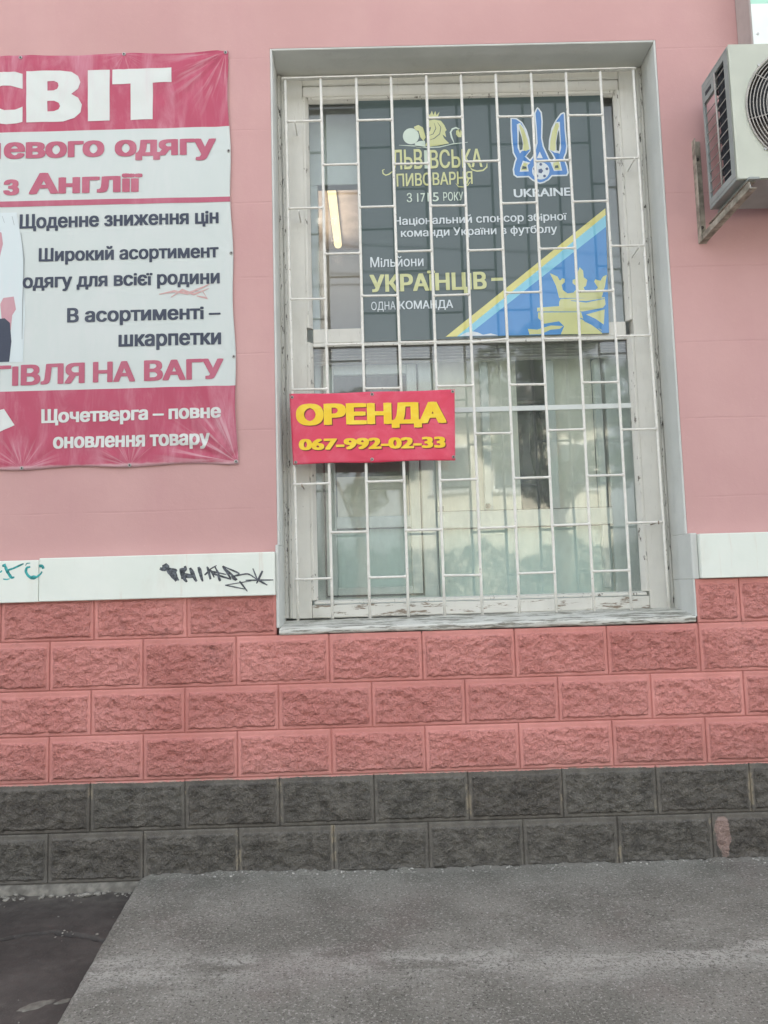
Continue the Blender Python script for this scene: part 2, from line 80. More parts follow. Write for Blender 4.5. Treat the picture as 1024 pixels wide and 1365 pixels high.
# ------------------------------------------------------------------ node material helper
class NT:
    def __init__(self, name):
        self.m = bpy.data.materials.new(name)
        self.m.use_nodes = True
        self.t = self.m.node_tree
        for nd in list(self.t.nodes):
            self.t.nodes.remove(nd)
        self.out = self.t.nodes.new('ShaderNodeOutputMaterial')
        self.geo = self.t.nodes.new('ShaderNodeNewGeometry')
        self.pos = self.geo.outputs['Position']
    def put(self, sock, v):
        if isinstance(v, bpy.types.NodeSocket):
            self.t.links.new(v, sock)
        elif v is not None:
            if sock.type == 'RGBA' and len(v) == 3:
                v = (*v, 1)
            sock.default_value = v
    def math(self, op, a, b=None, c=None, clamp=False):
        n = self.t.nodes.new('ShaderNodeMath'); n.operation = op; n.use_clamp = clamp
        for i, v in enumerate((a, b, c)):
            if v is not None: self.put(n.inputs[i], v)
        return n.outputs[0]
    def scale(self, s, off=(0, 0, 0), rot=(0, 0, 0), vec=None):
        n = self.t.nodes.new('ShaderNodeMapping')
        self.put(n.inputs[0], vec or self.pos)
        n.inputs['Location'].default_value = off
        n.inputs['Rotation'].default_value = rot
        n.inputs['Scale'].default_value = s if hasattr(s, '__len__') else (s, s, s)
        return n.outputs[0]
    def noise(self, s, detail=4, rough=.55, off=(0, 0, 0), dist=0, rot=(0, 0, 0)):
        n = self.t.nodes.new('ShaderNodeTexNoise')
        self.put(n.inputs['Vector'], self.scale(s, off, rot))
        n.inputs['Scale'].default_value = 1
        n.inputs['Detail'].default_value = detail
        n.inputs['Roughness'].default_value = rough
        n.inputs['Distortion'].default_value = dist
        return n.outputs[0]
    def voro(self, s, feature='F1', rnd=1.0, out=0):
        n = self.t.nodes.new('ShaderNodeTexVoronoi'); n.feature = feature
        self.put(n.inputs['Vector'], self.scale(s)); n.inputs['Scale'].default_value = 1
        n.inputs['Randomness'].default_value = rnd
        return n.outputs[out]
    def ss(self, x, a, b):                # smooth step
        n = self.t.nodes.new('ShaderNodeMapRange'); n.interpolation_type = 'SMOOTHSTEP'
        self.put(n.inputs[0], x)
        for i, v in ((1, a), (2, b), (3, 0.0), (4, 1.0)): n.inputs[i].default_value = v
        return n.outputs[0]
    def mix(self, f, a, b, mode='MIX'):
        n = self.t.nodes.new('ShaderNodeMix'); n.data_type = 'RGBA'; n.blend_type = mode
        self.put(n.inputs[0], f); self.put(n.inputs[6], a); self.put(n.inputs[7], b)
        return n.outputs[2]
    def xyz(self):
        n = self.t.nodes.new('ShaderNodeSeparateXYZ'); self.put(n.inputs[0], self.pos)
        return n.outputs
    def bump(self, h, strength=.5, dist=.005, prev=None):
        n = self.t.nodes.new('ShaderNodeBump')
        n.inputs['Strength'].default_value = strength; n.inputs['Distance'].default_value = dist
        self.put(n.inputs['Height'], h)
        if prev: self.put(n.inputs['Normal'], prev)
        return n.outputs[0]
    def bsdf(self, col, rough=.7, spec=.3, normal=None, **kw):
        n = self.t.nodes.new('ShaderNodeBsdfPrincipled')
        self.put(n.inputs['Base Color'], col); self.put(n.inputs['Roughness'], rough)
        self.put(n.inputs['Specular IOR Level'], spec)
        if normal: self.put(n.inputs['Normal'], normal)
        for k, v in kw.items(): self.put(n.inputs[k.replace('_', ' ')], v)
        return n.outputs[0]
    def done(self, sh):
        self.t.links.new(sh, self.out.inputs['Surface'])
        return self.m

MAT = {}
def plain(name, col, rough=.6, spec=.3, vary=.12, s=9, bump=0, **kw):
    n = NT(name)
    f = n.ss(n.noise(s, 5), .3, .7)
    dk = tuple(c * (1 - vary) for c in col); lt = tuple(min(1, c * (1 + vary)) for c in col)
    nm = n.bump(n.noise(s * 25, 3), .4, bump) if bump else None
    MAT[name] = n.done(n.bsdf(n.mix(f, dk, lt), rough, spec, nm, **kw))
    return MAT[name]

# plaster painted pink: roller texture, faint old joints, weather
n = NT('pink_plaster'); X, Y, Z = n.xyz()
base = n.mix(n.ss(n.noise(1.3, 5), .3, .72), (.530, .312, .300), (.592, .362, .348))
base = n.mix(n.math('MULTIPLY', n.ss(n.noise((2.5, 2.5, .7), 6, .65, off=(4, 0, 1)), .46, .72), .5), base, (.53, .30, .30))
base = n.mix(n.math('MULTIPLY', n.ss(n.noise(90, 3), .62, .8), .18), base, (.70, .45, .43))
zz = n.math('ADD', Z, n.math('MULTIPLY', n.noise(1.2, 3), .02))
j = n.math('PINGPONG', n.math('ADD', zz, .055), .1775)
line = n.math('MULTIPLY', n.math('SUBTRACT', 1.0, n.ss(j, .0012, .006)), n.ss(n.noise((3, 3, 14), 4), .38, .62))
base = n.mix(n.math('MULTIPLY', line, .11), base, (.40, .21, .21))
drip = n.math('MULTIPLY', n.ss(n.noise((38, 38, 1.0), 4, .5), .60, .82), n.ss(n.noise(.9, 3, off=(7, 1, 3)), .42, .7))
base = n.mix(n.math('MULTIPLY', drip, .22), base, (.50, .29, .28))
b1 = n.bump(n.noise(7, 4), .5, .006)
b2 = n.bump(n.noise(260, 3), .35, .0012, b1)
b3 = n.bump(n.math('MULTIPLY', line, -1.0), .5, .002, b2)
MAT['pink_plaster'] = n.done(n.bsdf(base, .72, .3, b3))

# split-face blocks, painted pink above and dark grey below a ragged line
n = NT('block_paint'); X, Y, Z = n.xyz()
edge = n.math('ADD', Z, n.math('ADD', n.math('MULTIPLY', n.noise(55, 4), .012), n.math('MULTIPLY', n.noise(3, 2), .016)))
low = n.math('LESS_THAN', edge, .2135)
pink = n.mix(n.ss(n.noise(3.2, 5, off=(2, 2, 2)), .3, .7), (.61, .235, .205), (.73, .312, .278))
pink = n.mix(n.math('MULTIPLY', n.ss(n.noise(60, 4), .52, .72), .30), pink, (.80, .40, .37))
soot = n.math('MULTIPLY', n.ss(n.noise((7, 7, 9), 6, .7, off=(1, 3, 5)), .55, .75), n.ss(Z, .35, .85))
pink = n.mix(n.math('MULTIPLY', soot, .75), pink, (.20, .085, .08))
grey = n.mix(n.ss(n.noise(14, 6, .7), .3, .7), (.080, .073, .064), (.176, .162, .140))
grey = n.mix(n.math('MULTIPLY', n.ss(n.noise(120, 4, .75), .55, .68), .65), grey, (.26, .245, .22))
grey = n.mix(n.math('MULTIPLY', n.ss(n.noise((6, 6, 2), 5, off=(9, 2, 1)), .5, .75), .35), grey, (.15, .145, .125))
grey = n.mix(n.math('MULTIPLY', n.ss(n.noise((5, 5, 6), 6, .75, off=(6, 6, 9)), .50, .68), .55), grey, (.045, .043, .038))
# worn places in the dark paint
jx = n.math('PINGPONG', n.math('ADD', X, n.math('MULTIPLY_ADD', n.math('GREATER_THAN', Z, 0.0), .2245, -.2107)), .2)
worn = n.math('MULTIPLY', n.math('SUBTRACT', 1.0, n.ss(jx, .004, .016)), n.ss(n.noise((9, 9, 5), 6, .7, off=(3, 3, 8)), .54, .60))
grey = n.mix(worn, grey, (.34, .29, .21))
cx = n.math('ADD', n.math('ABSOLUTE', n.math('SUBTRACT', X, n.math('ADD', 3.055, n.math('MULTIPLY', n.math('SUBTRACT', n.noise(22, 5, .7), .5), .05)))), n.math('MULTIPLY', n.math('ABSOLUTE', n.math('ADD', Z, .07)), .10))
cx = n.math('ADD', cx, n.math('MULTIPLY', n.math('POWER', n.math('ABSOLUTE', n.math('ADD', Z, .09)), 2.0), 1.9))
patch = n.math('MULTIPLY', n.math('SUBTRACT', 1.0, n.ss(cx, .030, .035)), n.math('LESS_THAN', n.math('ADD', Z, n.math('MULTIPLY', n.noise(40, 3), .02)), -.004))
grey = n.mix(patch, grey, (.38, .275, .24))
dust = n.math('MULTIPLY', n.math('SUBTRACT', 1.0, n.ss(n.math('ADD', Z, n.math('MULTIPLY', n.noise(25, 4), .05)), -.17, -.11)), .45)
grey = n.mix(dust, grey, (.19, .18, .165))
spl = n.math('LESS_THAN', edge, .2195)
top = n.mix(n.math('MULTIPLY', spl, n.ss(n.noise(20, 3), .45, .6)), pink, (.42, .33, .27))
oi = n.t.nodes.new('ShaderNodeObjectInfo')
tone = n.mix(oi.outputs['Random'], (.90, .885, .88), (1.06, 1.08, 1.08))
grey = n.mix(n.math('MULTIPLY', n.ss(n.noise((16, 16, 4), 5, .7, off=(4, 4, 4)), .56, .72), .5), grey, (.235, .215, .18))
top = n.mix(n.math('MULTIPLY', n.math('SUBTRACT', 1.0, n.ss(n.math('ADD', Z, n.math('MULTIPLY', n.noise(9, 4), .12)), .22, .42)), .35), top, (.50, .27, .24))
colr = n.mix(1.0, n.mix(low, top, grey), tone, 'MULTIPLY')
at = n.t.nodes.new('ShaderNodeAttribute'); at.attribute_name = 'rough'; rg = n.math('ADD', .06, at.outputs['Fac'])
bb = n.bump(n.math('MULTIPLY', n.noise(75, 6, .7), rg), .85, .0095)
bb = n.bump(n.math('MULTIPLY', n.voro(130), rg), .7, .0045, bb)
bb = n.bump(n.noise(300, 3), .5, .0015, bb)
flat_ = n.math('SUBTRACT', 1.0, at.outputs['Fac'], clamp=True)
colr = n.mix(n.math('MULTIPLY', flat_, n.math('MULTIPLY_ADD', n.noise(18, 5, .7), .55, -.02)), colr, n.mix(low, (.44, .19, .165), (.13, .12, .105)))
MAT['block_paint'] = n.done(n.bsdf(colr, .68, .35, bb))

n = NT('slab_concrete'); X, Y, Z = n.xyz()
c = n.mix(n.ss(n.noise(4, 6, .6), .3, .7), (.195, .195, .168), (.300, .298, .262))
band = n.math('ADD', Y, n.math('MULTIPLY', n.noise((2.2, 2.6, 1), 6, .7), .38))
wear = n.math('MULTIPLY', n.math('MULTIPLY', n.ss(band, -.80, -.62), n.math('SUBTRACT', 1.0, n.ss(band, -.60, -.46))), n.math('MULTIPLY', n.ss(n.noise((3.5, 9, 5), 5, off=(3, 3, 3)), .36, .54), n.ss(n.noise(60, 4, .8), .36, .54)))
c = n.mix(n.math('MULTIPLY', wear, .9), c, (.50, .50, .455))
c = n.mix(n.math('MULTIPLY', n.ss(n.noise(2.1, 4, off=(8, 5, 0)), .52, .72), .45), c, (.215, .178, .162))
sp = n.voro(170, out=1)
c = n.mix(n.math('MULTIPLY', n.ss(n.noise(95, 4, .8), .53, .64), .8), c, (.52, .505, .47))
c = n.mix(n.math('MULTIPLY', n.ss(n.noise(120, 4, .8, off=(5, 5, 5)), .53, .63), .8), c, (.065, .062, .056))
c = n.mix(n.math('MULTIPLY', n.ss(Y, -.05, -.01), n.ss(n.noise(22, 4), .4, .6)), c, (.24, .23, .205))
h = n.bump(n.noise(95, 5, .75), .95, .010)
h = n.bump(n.voro(210), .5, .002, h)
MAT['slab_concrete'] = n.done(n.bsdf(c, .86, .25, h))

n = NT('asphalt'); X, Y, Z = n.xyz()
c = n.mix(n.ss(n.noise(3, 6, .6), .3, .7), (.052, .047, .043), (.098, .088, .080))
c = n.mix(n.math('MULTIPLY', n.ss(n.noise(180, 2), .60, .72), .5), c, (.12, .115, .11))
c = n.mix(n.math('MULTIPLY', n.ss(n.noise(6, 6, .75, off=(2, 8, 1)), .54, .74), .6), c, (.15, .14, .125))
c = n.mix(n.math('MULTIPLY', n.ss(Y, -.22, -.02), n.ss(n.noise(12, 5), .42, .68)), c, (.13, .12, .105))
h = n.bump(n.noise(150, 4, .7), .6, .004)
MAT['asphalt'] = n.done(n.bsdf(c, .8, .3, h))

n = NT('street_asphalt')
c = n.mix(n.ss(n.noise(.8, 6, .6), .3, .7), (.20, .195, .19), (.30, .29, .28))
MAT['street_asphalt'] = n.done(n.bsdf(c, .85, .2))

# old oil paint on wood: off-white, chipped, with grey wood showing
def old_paint(name, s, lo, hi, wood, base=(.64, .635, .585)):
    n = NT(name)
    c = n.mix(n.ss(n.noise(6, 5), .3, .7), base, tuple(x * 1.10 for x in base))
    c = n.mix(n.math('MULTIPLY', n.ss(n.noise((18, 18, 5), 6, .7, off=(3, 1, 2)), .52, .78), .30), c, (.47, .44, .37))
    chip = n.ss(n.noise(s, 6, .72), lo, hi)
    c = n.mix(chip, c, wood)
    crack = n.ss(n.noise((220 if s[0] > s[2] else 12, 60, 220 if s[2] > s[0] else 12), 3, .6, off=(1, 7, 2)), .66, .72)
    c = n.mix(n.math('MULTIPLY', crack, .35), c, (.30, .28, .24))
    h = n.bump(n.math('SUBTRACT', 1.0, chip), .6, .0015)
    h = n.bump(n.noise(tuple(v * 2 for v in s), 4), .5, .0012, h)
    MAT[name] = n.done(n.bsdf(c, .55, .35, h))
old_paint('frame_paint', (34, 34, 22), .665, .70, (.20, .18, .15))
old_paint('bead_paint', (40, 40, 14), .60, .635, (.16, .145, .12))
old_paint('sill_paint', (7, 30, 85), .50, .57, (.24, .235, .20), (.60, .605, .56))
old_paint('rail_paint', (10, 40, 60), .56, .61, (.27, .22, .17))
old_paint('putty', (70, 70, 16), .575, .62, (.07, .065, .055), (.50, .50, .46))

n = NT('reveal_plaster')
c = n.mix(n.ss(n.noise(2.5, 5), .3, .7), (.56, .58, .555), (.64, .655, .63))
c = n.mix(n.math('MULTIPLY', n.ss(n.noise(14, 6, .7), .55, .75), .3), c, (.40, .40, .37))
X, Y, Z = n.xyz()
c = n.mix(n.math('MULTIPLY', n.ss(n.math('ADD', Y, n.math('MULTIPLY', n.noise(20, 4), .06)), .20, .27), .5), c, (.60, .585, .52))
MAT['reveal_plaster'] = n.done(n.bsdf(c, .7, .3, n.bump(n.noise(40, 5), .5, .003)))

n = NT('band_paint'); X, Y, Z = n.xyz()
c = n.mix(n.ss(n.noise(3, 5), .3, .7), (.72, .775, .71), (.78, .82, .76))
c = n.mix(n.math('MULTIPLY', n.ss(n.noise((5, 5, 2), 6, .65, off=(2, 0, 6)), .52, .75), .40), c, (.60, .56, .47))
c = n.mix(n.math('MULTIPLY', n.ss(n.noise((30, 30, 2.2), 4, .6), .60, .75), .35), c, (.60, .47, .38))
MAT['band_paint'] = n.done(n.bsdf(c, .42, .4, n.bump(n.noise(12, 4), .3, .004)))

n = NT('grille_paint')
c = n.mix(n.ss(n.noise(30, 4), .3, .7), (.70, .685, .63), (.80, .79, .74))
c = n.mix(n.ss(n.noise(60, 5, .7), .645, .68), c, (.20, .12, .08))
MAT['grille_paint'] = n.done(n.bsdf(c, .42, .45, n.bump(n.noise(160, 3), .4, .001)))

def vinyl(name, col, fade, amt=.5, rough=.55, streak=(9, 9, 2.4)):
    n = NT(name)
    f = n.ss(n.noise(streak, 6, .68, dist=.6), .40, .78)
    c = n.mix(n.math('MULTIPLY', f, amt), col, fade)
    weave = n.noise((420, 420, 420), 2)
    c = n.mix(n.math('MULTIPLY', n.ss(weave, .5, .75), .16), c, fade)
    MAT[name] = n.done(n.bsdf(c, rough, .35, n.bump(weave, .2, .0006)))
vinyl('banner_white', (.565, .62, .60), (.63, .645, .64), .6)
# worn creases that fan out from the eyelets of the old banner
n = NT('banner_red'); X, Y, Z = n.xyz()
c = n.mix(n.math('MULTIPLY', n.ss(n.noise((9, 9, 2.4), 6, .68, dist=.6), .40, .78), .85), (.44, .070, .125), (.56, .26, .32))
for cx_, cz_, D, k, am in ((1.014, 1.568, .42, 7.0, .75), (.537, 1.561, .20, 6.0, .5), (.058, 1.561, .20, 6.0, .5), (.982, 3.516, .42, 6.0, .5), (.504, 3.516, .12, 5.0, .35)):
    dx = n.math('SUBTRACT', X, cx_); dz = n.math('SUBTRACT', Z, cz_)
    r = n.math('SQRT', n.math('ADD', n.math('MULTIPLY', dx, dx), n.math('MULTIPLY', dz, dz)))
    a = n.math('ARCTAN2', dz, dx)
    cb = n.t.nodes.new('ShaderNodeCombineXYZ'); n.put(cb.inputs[0], n.math('MULTIPLY', a, k)); n.put(cb.inputs[1], n.math('MULTIPLY', r, 2.2)); cb.inputs[2].default_value = cx_ * 9
    nn = n.t.nodes.new('ShaderNodeTexNoise'); n.put(nn.inputs['Vector'], cb.outputs[0]); nn.inputs['Scale'].default_value = 1.6; nn.inputs['Detail'].default_value = 5
    f = n.math('MULTIPLY', n.ss(nn.outputs[0], .50, .66), n.math('SUBTRACT', 1.0, n.ss(r, D * .25, D)))
    c = n.mix(n.math('MULTIPLY', f, am), c, (.60, .37, .41))
hem = n.math('SUBTRACT', 1.0, n.ss(n.math('ADD', Z, n.math('MULTIPLY', n.noise(30, 3), .012)), 1.572, 1.584))
c = n.mix(n.math('MULTIPLY', hem, .6), c, (.60, .46, .47))
MAT['banner_red'] = n.done(n.bsdf(c, .52, .35, n.bump(n.noise(420, 2), .2, .0006)))
vinyl('crimson', (.44, .105, .165), (.55, .25, .31), .45)
vinyl('navy', (.045, .055, .085), (.13, .15, .19), .35)
vinyl('white', (.64, .68, .65), (.62, .52, .54), .45)
vinyl('cloth', (.60, .68, .69), (.66, .67, .70), .5)
vinyl('rose', (.52, .28, .32), (.6, .4, .42), .4)
vinyl('greyline', (.30, .33, .34), (.4, .44, .44), .4)
vinyl('smear', (.56, .33, .32), (.58, .50, .48), .9, .55, (60, 60, 60))
vinyl('rent_red', (.66, .055, .110), (.74, .17, .24), .8, .42, (5, 5, 5))
vinyl('rent_yellow', (.84, .56, .02), (.88, .72, .09), .9, .36, (8, 8, 14))
vinyl('rent_shadow', (.19, .035, .03), (.24, .06, .05), .4)
def gloss(name, col, vary=.06):
    n = NT(name)
    c = n.mix(n.noise(7, 4), tuple(x * (1 - vary) for x in col), tuple(min(1, x * (1 + vary)) for x in col))
    MAT[name] = n.done(n.bsdf(c, .35, .4, None, Coat_Weight=1.0, Coat_Roughness=.03))
gloss('slate', (.055, .086, .083)); gloss('lime', (.56, .58, .27)); gloss('mint', (.56, .66, .56)); gloss('ice', (.62, .68, .70))
gloss('blue', (.05, .20, .50)); gloss('skyblue', (.065, .25, .55)); gloss('cyan', (.22, .56, .70)); gloss('yellow', (.66, .62, .20))
gloss('crest_navy', (.04, .07, .16))

plain('steel', (.42, .42, .40), .35, .5, .2, 30, Metallic=.9)
plain('dark_screw', (.06, .055, .05), .5, .5)
plain('bracket_paint', (.31, .285, .235), .6, .3, .4, 26)
plain('ac_white', (.50, .53, .455), .45, .4, .05, 5)
plain('ac_side', (.30, .33, .32), .5, .4, .10, 8)
plain('ac_dark', (.045, .05, .058), .6, .3, .4, 60)
plain('ac_inner', (.16, .14, .13), .7, .3, .2)
plain('guard_metal', (.40, .38, .35), .4, .5, .15, 30)
plain('sign_white', (.80, .86, .83), .3, .4, .03)
plain('sign_green', (.42, .72, .58), .35, .4, .05)
plain('sign_side', (.40, .36, .34), .5, .3, .1)
plain('black_spray', (.10, .11, .125), .6, .2, .6, 90)
plain('teal_spray', (.05, .33, .33), .6, .2, .5, 60)
plain('pvc', (.66, .70, .68), .3, .4, .04)
plain('gasket', (.05, .055, .055), .6, .3)
plain('blind_cream', (.82, .80, .70), .7, .2, .08, 4)
plain('blind_slat', (.60, .55, .53), .5, .3, .1, 12)
plain('room_wall', (.38, .44, .47), .8, .2, .08, 2)
plain('room_ceiling', (.66, .62, .60), .8, .2)
plain('room_floor', (.22, .20, .18), .5, .3)
plain('dark_cloth', (.06, .065, .075), .8, .1, .6, 14)
plain('rust_cloth', (.22, .12, .07), .8, .1, .5, 14)
plain('film', (.66, .78, .74), .6, .2, .06, 2.5)
plain('cement', (.20, .19, .165), .9, .2, .3, 30, .004)
plain('rubble_stone', (.27, .26, .23), .9, .2, .35, 40, .002)
plain('grit_stone', (.40, .39, .36), .9, .2, .4, 90)
plain('roof_tin', (.20, .19, .18), .6, .4)
plain('house_cream', (.58, .55, .44), .8, .2, .08, 1.5)
plain('house_pale', (.66, .64, .60), .8, .2, .08, 1.5)
plain('house_trim', (.75, .75, .72), .6, .3)
plain('pane_dark', (.05, .07, .08), .08, .6)
plain('bark', (.13, .10, .075), .9, .1, .3, 12, .01)
plain('leaf', (.075, .105, .055), .6, .3, .45, 2)
plain('leaf_pale', (.11, .14, .08), .6, .3, .35, 2)
plain('hedge_leaf', (.13, .16, .12), .7, .2, .2, 3)
plain('kerb_stone', (.42, .41, .38), .85, .2)
plain('paving', (.40, .39, .36), .85, .2, .12, 3)
plain('cable_black', (.03, .03, .03), .6, .3)
plain('pole_concrete', (.34, .33, .31), .85, .2)
plain('clip_rust', (.30, .25, .20), .7, .3)

n = NT('glass')                       # thin clear pane: clear with a mirror share that grows at grazing angles
dt = n.t.nodes.new('ShaderNodeVectorMath'); dt.operation = 'DOT_PRODUCT'
n.t.links.new(n.geo.outputs['Incoming'], dt.inputs[0]); n.t.links.new(n.geo.outputs['Normal'], dt.inputs[1])
ca = n.math('ABSOLUTE', dt.outputs['Value'])
fr = n.math('ADD', .075, n.math('MULTIPLY', .925, n.math('POWER', n.math('SUBTRACT', 1.0, ca), 5.0)))
tr = n.t.nodes.new('ShaderNodeBsdfTransparent'); tr.inputs[0].default_value = (.93, .96, .95, 1)
gl = n.t.nodes.new('ShaderNodeBsdfGlossy'); gl.inputs['Roughness'].default_value = .032
n.put(gl.inputs['Normal'], n.bump(n.noise(2.2, 2), .12, .01))
df = n.t.nodes.new('ShaderNodeBsdfDiffuse'); df.inputs[0].default_value = (.55, .58, .55, 1)
mx = n.t.nodes.new('ShaderNodeMixShader'); n.put(mx.inputs[0], fr)
n.t.links.new(tr.outputs[0], mx.inputs[1]); n.t.links.new(gl.outputs[0], mx.inputs[2])
m2 = n.t.nodes.new('ShaderNodeMixShader')
n.put(m2.inputs[0], n.math('MULTIPLY', n.math('ADD', .45, n.ss(n.noise((9, 9, 3), 6, .7), .35, .8)), n.math('MULTIPLY_ADD', n.math('SUBTRACT', 1.0, n.ss(n.xyz()[2], 1.9, 2.3)), .085, .03)))
n.t.links.new(mx.outputs[0], m2.inputs[1]); n.t.links.new(df.outputs[0], m2.inputs[2])
MAT['glass'] = n.done(m2.outputs[0])
n = NT('tube_glow')
em = n.t.nodes.new('ShaderNodeEmission'); em.inputs[0].default_value = (1, .76, .40, 1); em.inputs[1].default_value = .42
MAT['tube_glow'] = n.done(em.outputs[0])

# ------------------------------------------------------------------ object helpers
WLOC = {}
def tag(o, label=None, cat=None, group=None, kind=None):
    if label: o['label'] = label
    if cat: o['category'] = cat
    if group: o['group'] = group
    if kind: o['kind'] = kind
    return o
def empty(name, loc, label, cat, group=None):
    o = bpy.data.objects.new(name, None); COL.objects.link(o)
    o.empty_display_size = .1
    o.location = loc; WLOC[o.name] = Vector(loc)
    return tag(o, label, cat, group)
class MB:
    def __init__(self): self.v = []; self.f = []; self.s = []
    def add(self, vs, fs, smooth=False):
        k = len(self.v); self.v += [tuple(p) for p in vs]
        self.f += [tuple(i + k for i in f) for f in fs]; self.s += [smooth] * len(fs)
        return self
    def box(self, x0, x1, y0, y1, z0, z1):
        return self.add([(x, y, z) for x in (x0, x1) for y in (y0, y1) for z in (z0, z1)],
                        [(0, 1, 3, 2), (4, 6, 7, 5), (0, 4, 5, 1), (2, 3, 7, 6), (0, 2, 6, 4), (1, 5, 7, 3)])
    def prism(self, poly, axis, a, b):
        """poly: 2D outline (not axis), extruded along axis from a to b"""
        def P(p, t):
            return {'x': (t, p[0], p[1]), 'y': (p[0], t, p[1]), 'z': (p[0], p[1], t)}[axis]
        m = len(poly)
        return self.add([P(p, a) for p in poly] + [P(p, b) for p in poly],
                        [tuple(range(m)), tuple(range(2 * m - 1, m - 1, -1))] + [(i, i + m, (i + 1) % m + m, (i + 1) % m) for i in range(m)])
    def tube(self, pts, r, n=8, cap=True):
        pts = [Vector(p) for p in pts]; rs = r if hasattr(r, '__len__') else [r] * len(pts)
        vs = []; fs = []
        for i, p in enumerate(pts):
            d = (pts[min(i + 1, len(pts) - 1)] - pts[max(i - 1, 0)]).normalized()
            a = Vector((0, 0, 1)) if abs(d.z) < .9 else Vector((1, 0, 0))
            u = d.cross(a).normalized(); w = d.cross(u)
            for k in range(n):
                t = 2 * math.pi * k / n
                vs.append(p + (u * math.cos(t) + w * math.sin(t)) * rs[i])
        for i in range(len(pts) - 1):
            for k in range(n):
                fs.append((i * n + k, i * n + (k + 1) % n, (i + 1) * n + (k + 1) % n, (i + 1) * n + k))
        if cap:
            fs.append(tuple(range(n))); fs.append(tuple((len(pts) - 1) * n + k for k in reversed(range(n))))
        return self.add(vs, fs, True)
    def ring(self, c, R, r, axis='y', n=24, m=6):
        vs = []; fs = []
        for i in range(n):
            a = 2 * math.pi * i / n
            for k in range(m):
                b = 2 * math.pi * k / m
                rr = R + r * math.cos(b); h = r * math.sin(b)
                q = {'y': (rr * math.cos(a), h, rr * math.sin(a)), 'x': (h, rr * math.cos(a), rr * math.sin(a)), 'z': (rr * math.cos(a), rr * math.sin(a), h)}[axis]
                vs.append(tuple(c[j] + q[j] for j in range(3)))
        for i in range(n):
            for k in range(m):
                fs.append((i * m + k, ((i + 1) % n) * m + k, ((i + 1) % n) * m + (k + 1) % m, i * m + (k + 1) % m))
        return self.add(vs, fs, True)
    def disc(self, c, R, th, n=16):      # short cylinder facing -y
        return self.prism([(c[0] + R * math.cos(2 * math.pi * i / n), c[2] + R * math.sin(2 * math.pi * i / n)) for i in range(n)], 'y', c[1] - th, c[1])
def build(name, mb, mat, parent=None, bevel=0, seg=1, label=None, cat=None, group=None, kind=None, base=None, fix=True):
    vs = mb.v
    xs = [p[0] for p in vs]; ys = [p[1] for p in vs]; zs = [p[2] for p in vs]
    o3 = Vector(base) if base else Vector(((min(xs) + max(xs)) / 2, (min(ys) + max(ys)) / 2, min(zs)))
    me = bpy.data.meshes.new(name)
    me.from_pydata([(p[0] - o3.x, p[1] - o3.y, p[2] - o3.z) for p in vs], [], mb.f)
    me.polygons.foreach_set('use_smooth', mb.s)
    if getattr(mb, 'rough', None):
        at = me.attributes.new('rough', 'FLOAT', 'POINT'); at.data.foreach_set('value', mb.rough)
    mats = mat if isinstance(mat, (list, tuple)) else [mat]
    for m in mats: me.materials.append(MAT[m])
    if getattr(mb, 'mi', None) and len(mats) > 1: me.polygons.foreach_set('material_index', mb.mi)
    if fix or bevel:
        bm = bmesh.new(); bm.from_mesh(me)
        if fix: bmesh.ops.recalc_face_normals(bm, faces=bm.faces)
        if bevel:
            es = [e for e in bm.edges if len(e.link_faces) == 2 and e.calc_face_angle(0) > .6]
            bmesh.ops.bevel(bm, geom=es, offset=bevel, segments=seg, affect='EDGES', clamp_overlap=True)
        bm.to_mesh(me); bm.free()
    o = bpy.data.objects.new(name, me); COL.objects.link(o)
    put(o, o3, parent)
    return tag(o, label, cat, group, kind)
def put(o, wl, parent):
    WLOC[o.name] = Vector(wl)
    if parent: o.parent = parent; o.location = Vector(wl) - WLOC[parent.name]
    else: o.location = wl
def dup(o, wl, parent=None):
    c = o.copy(); COL.objects.link(c); put(c, wl, parent); return c
def dup_tree(o, off, parent=None, label=None):
    off = Vector(off)
    kids = [k for k in bpy.data.objects if k.parent == o]
    c = dup(o, WLOC[o.name] + off, parent)
    if label: c['label'] = label
    for k in kids: dup_tree(k, off, c)
    return c
def bx(name, mat, parent, *a, bevel=.002, **kw):
    return build(name, MB().box(*a), mat, parent, bevel=bevel, **kw)

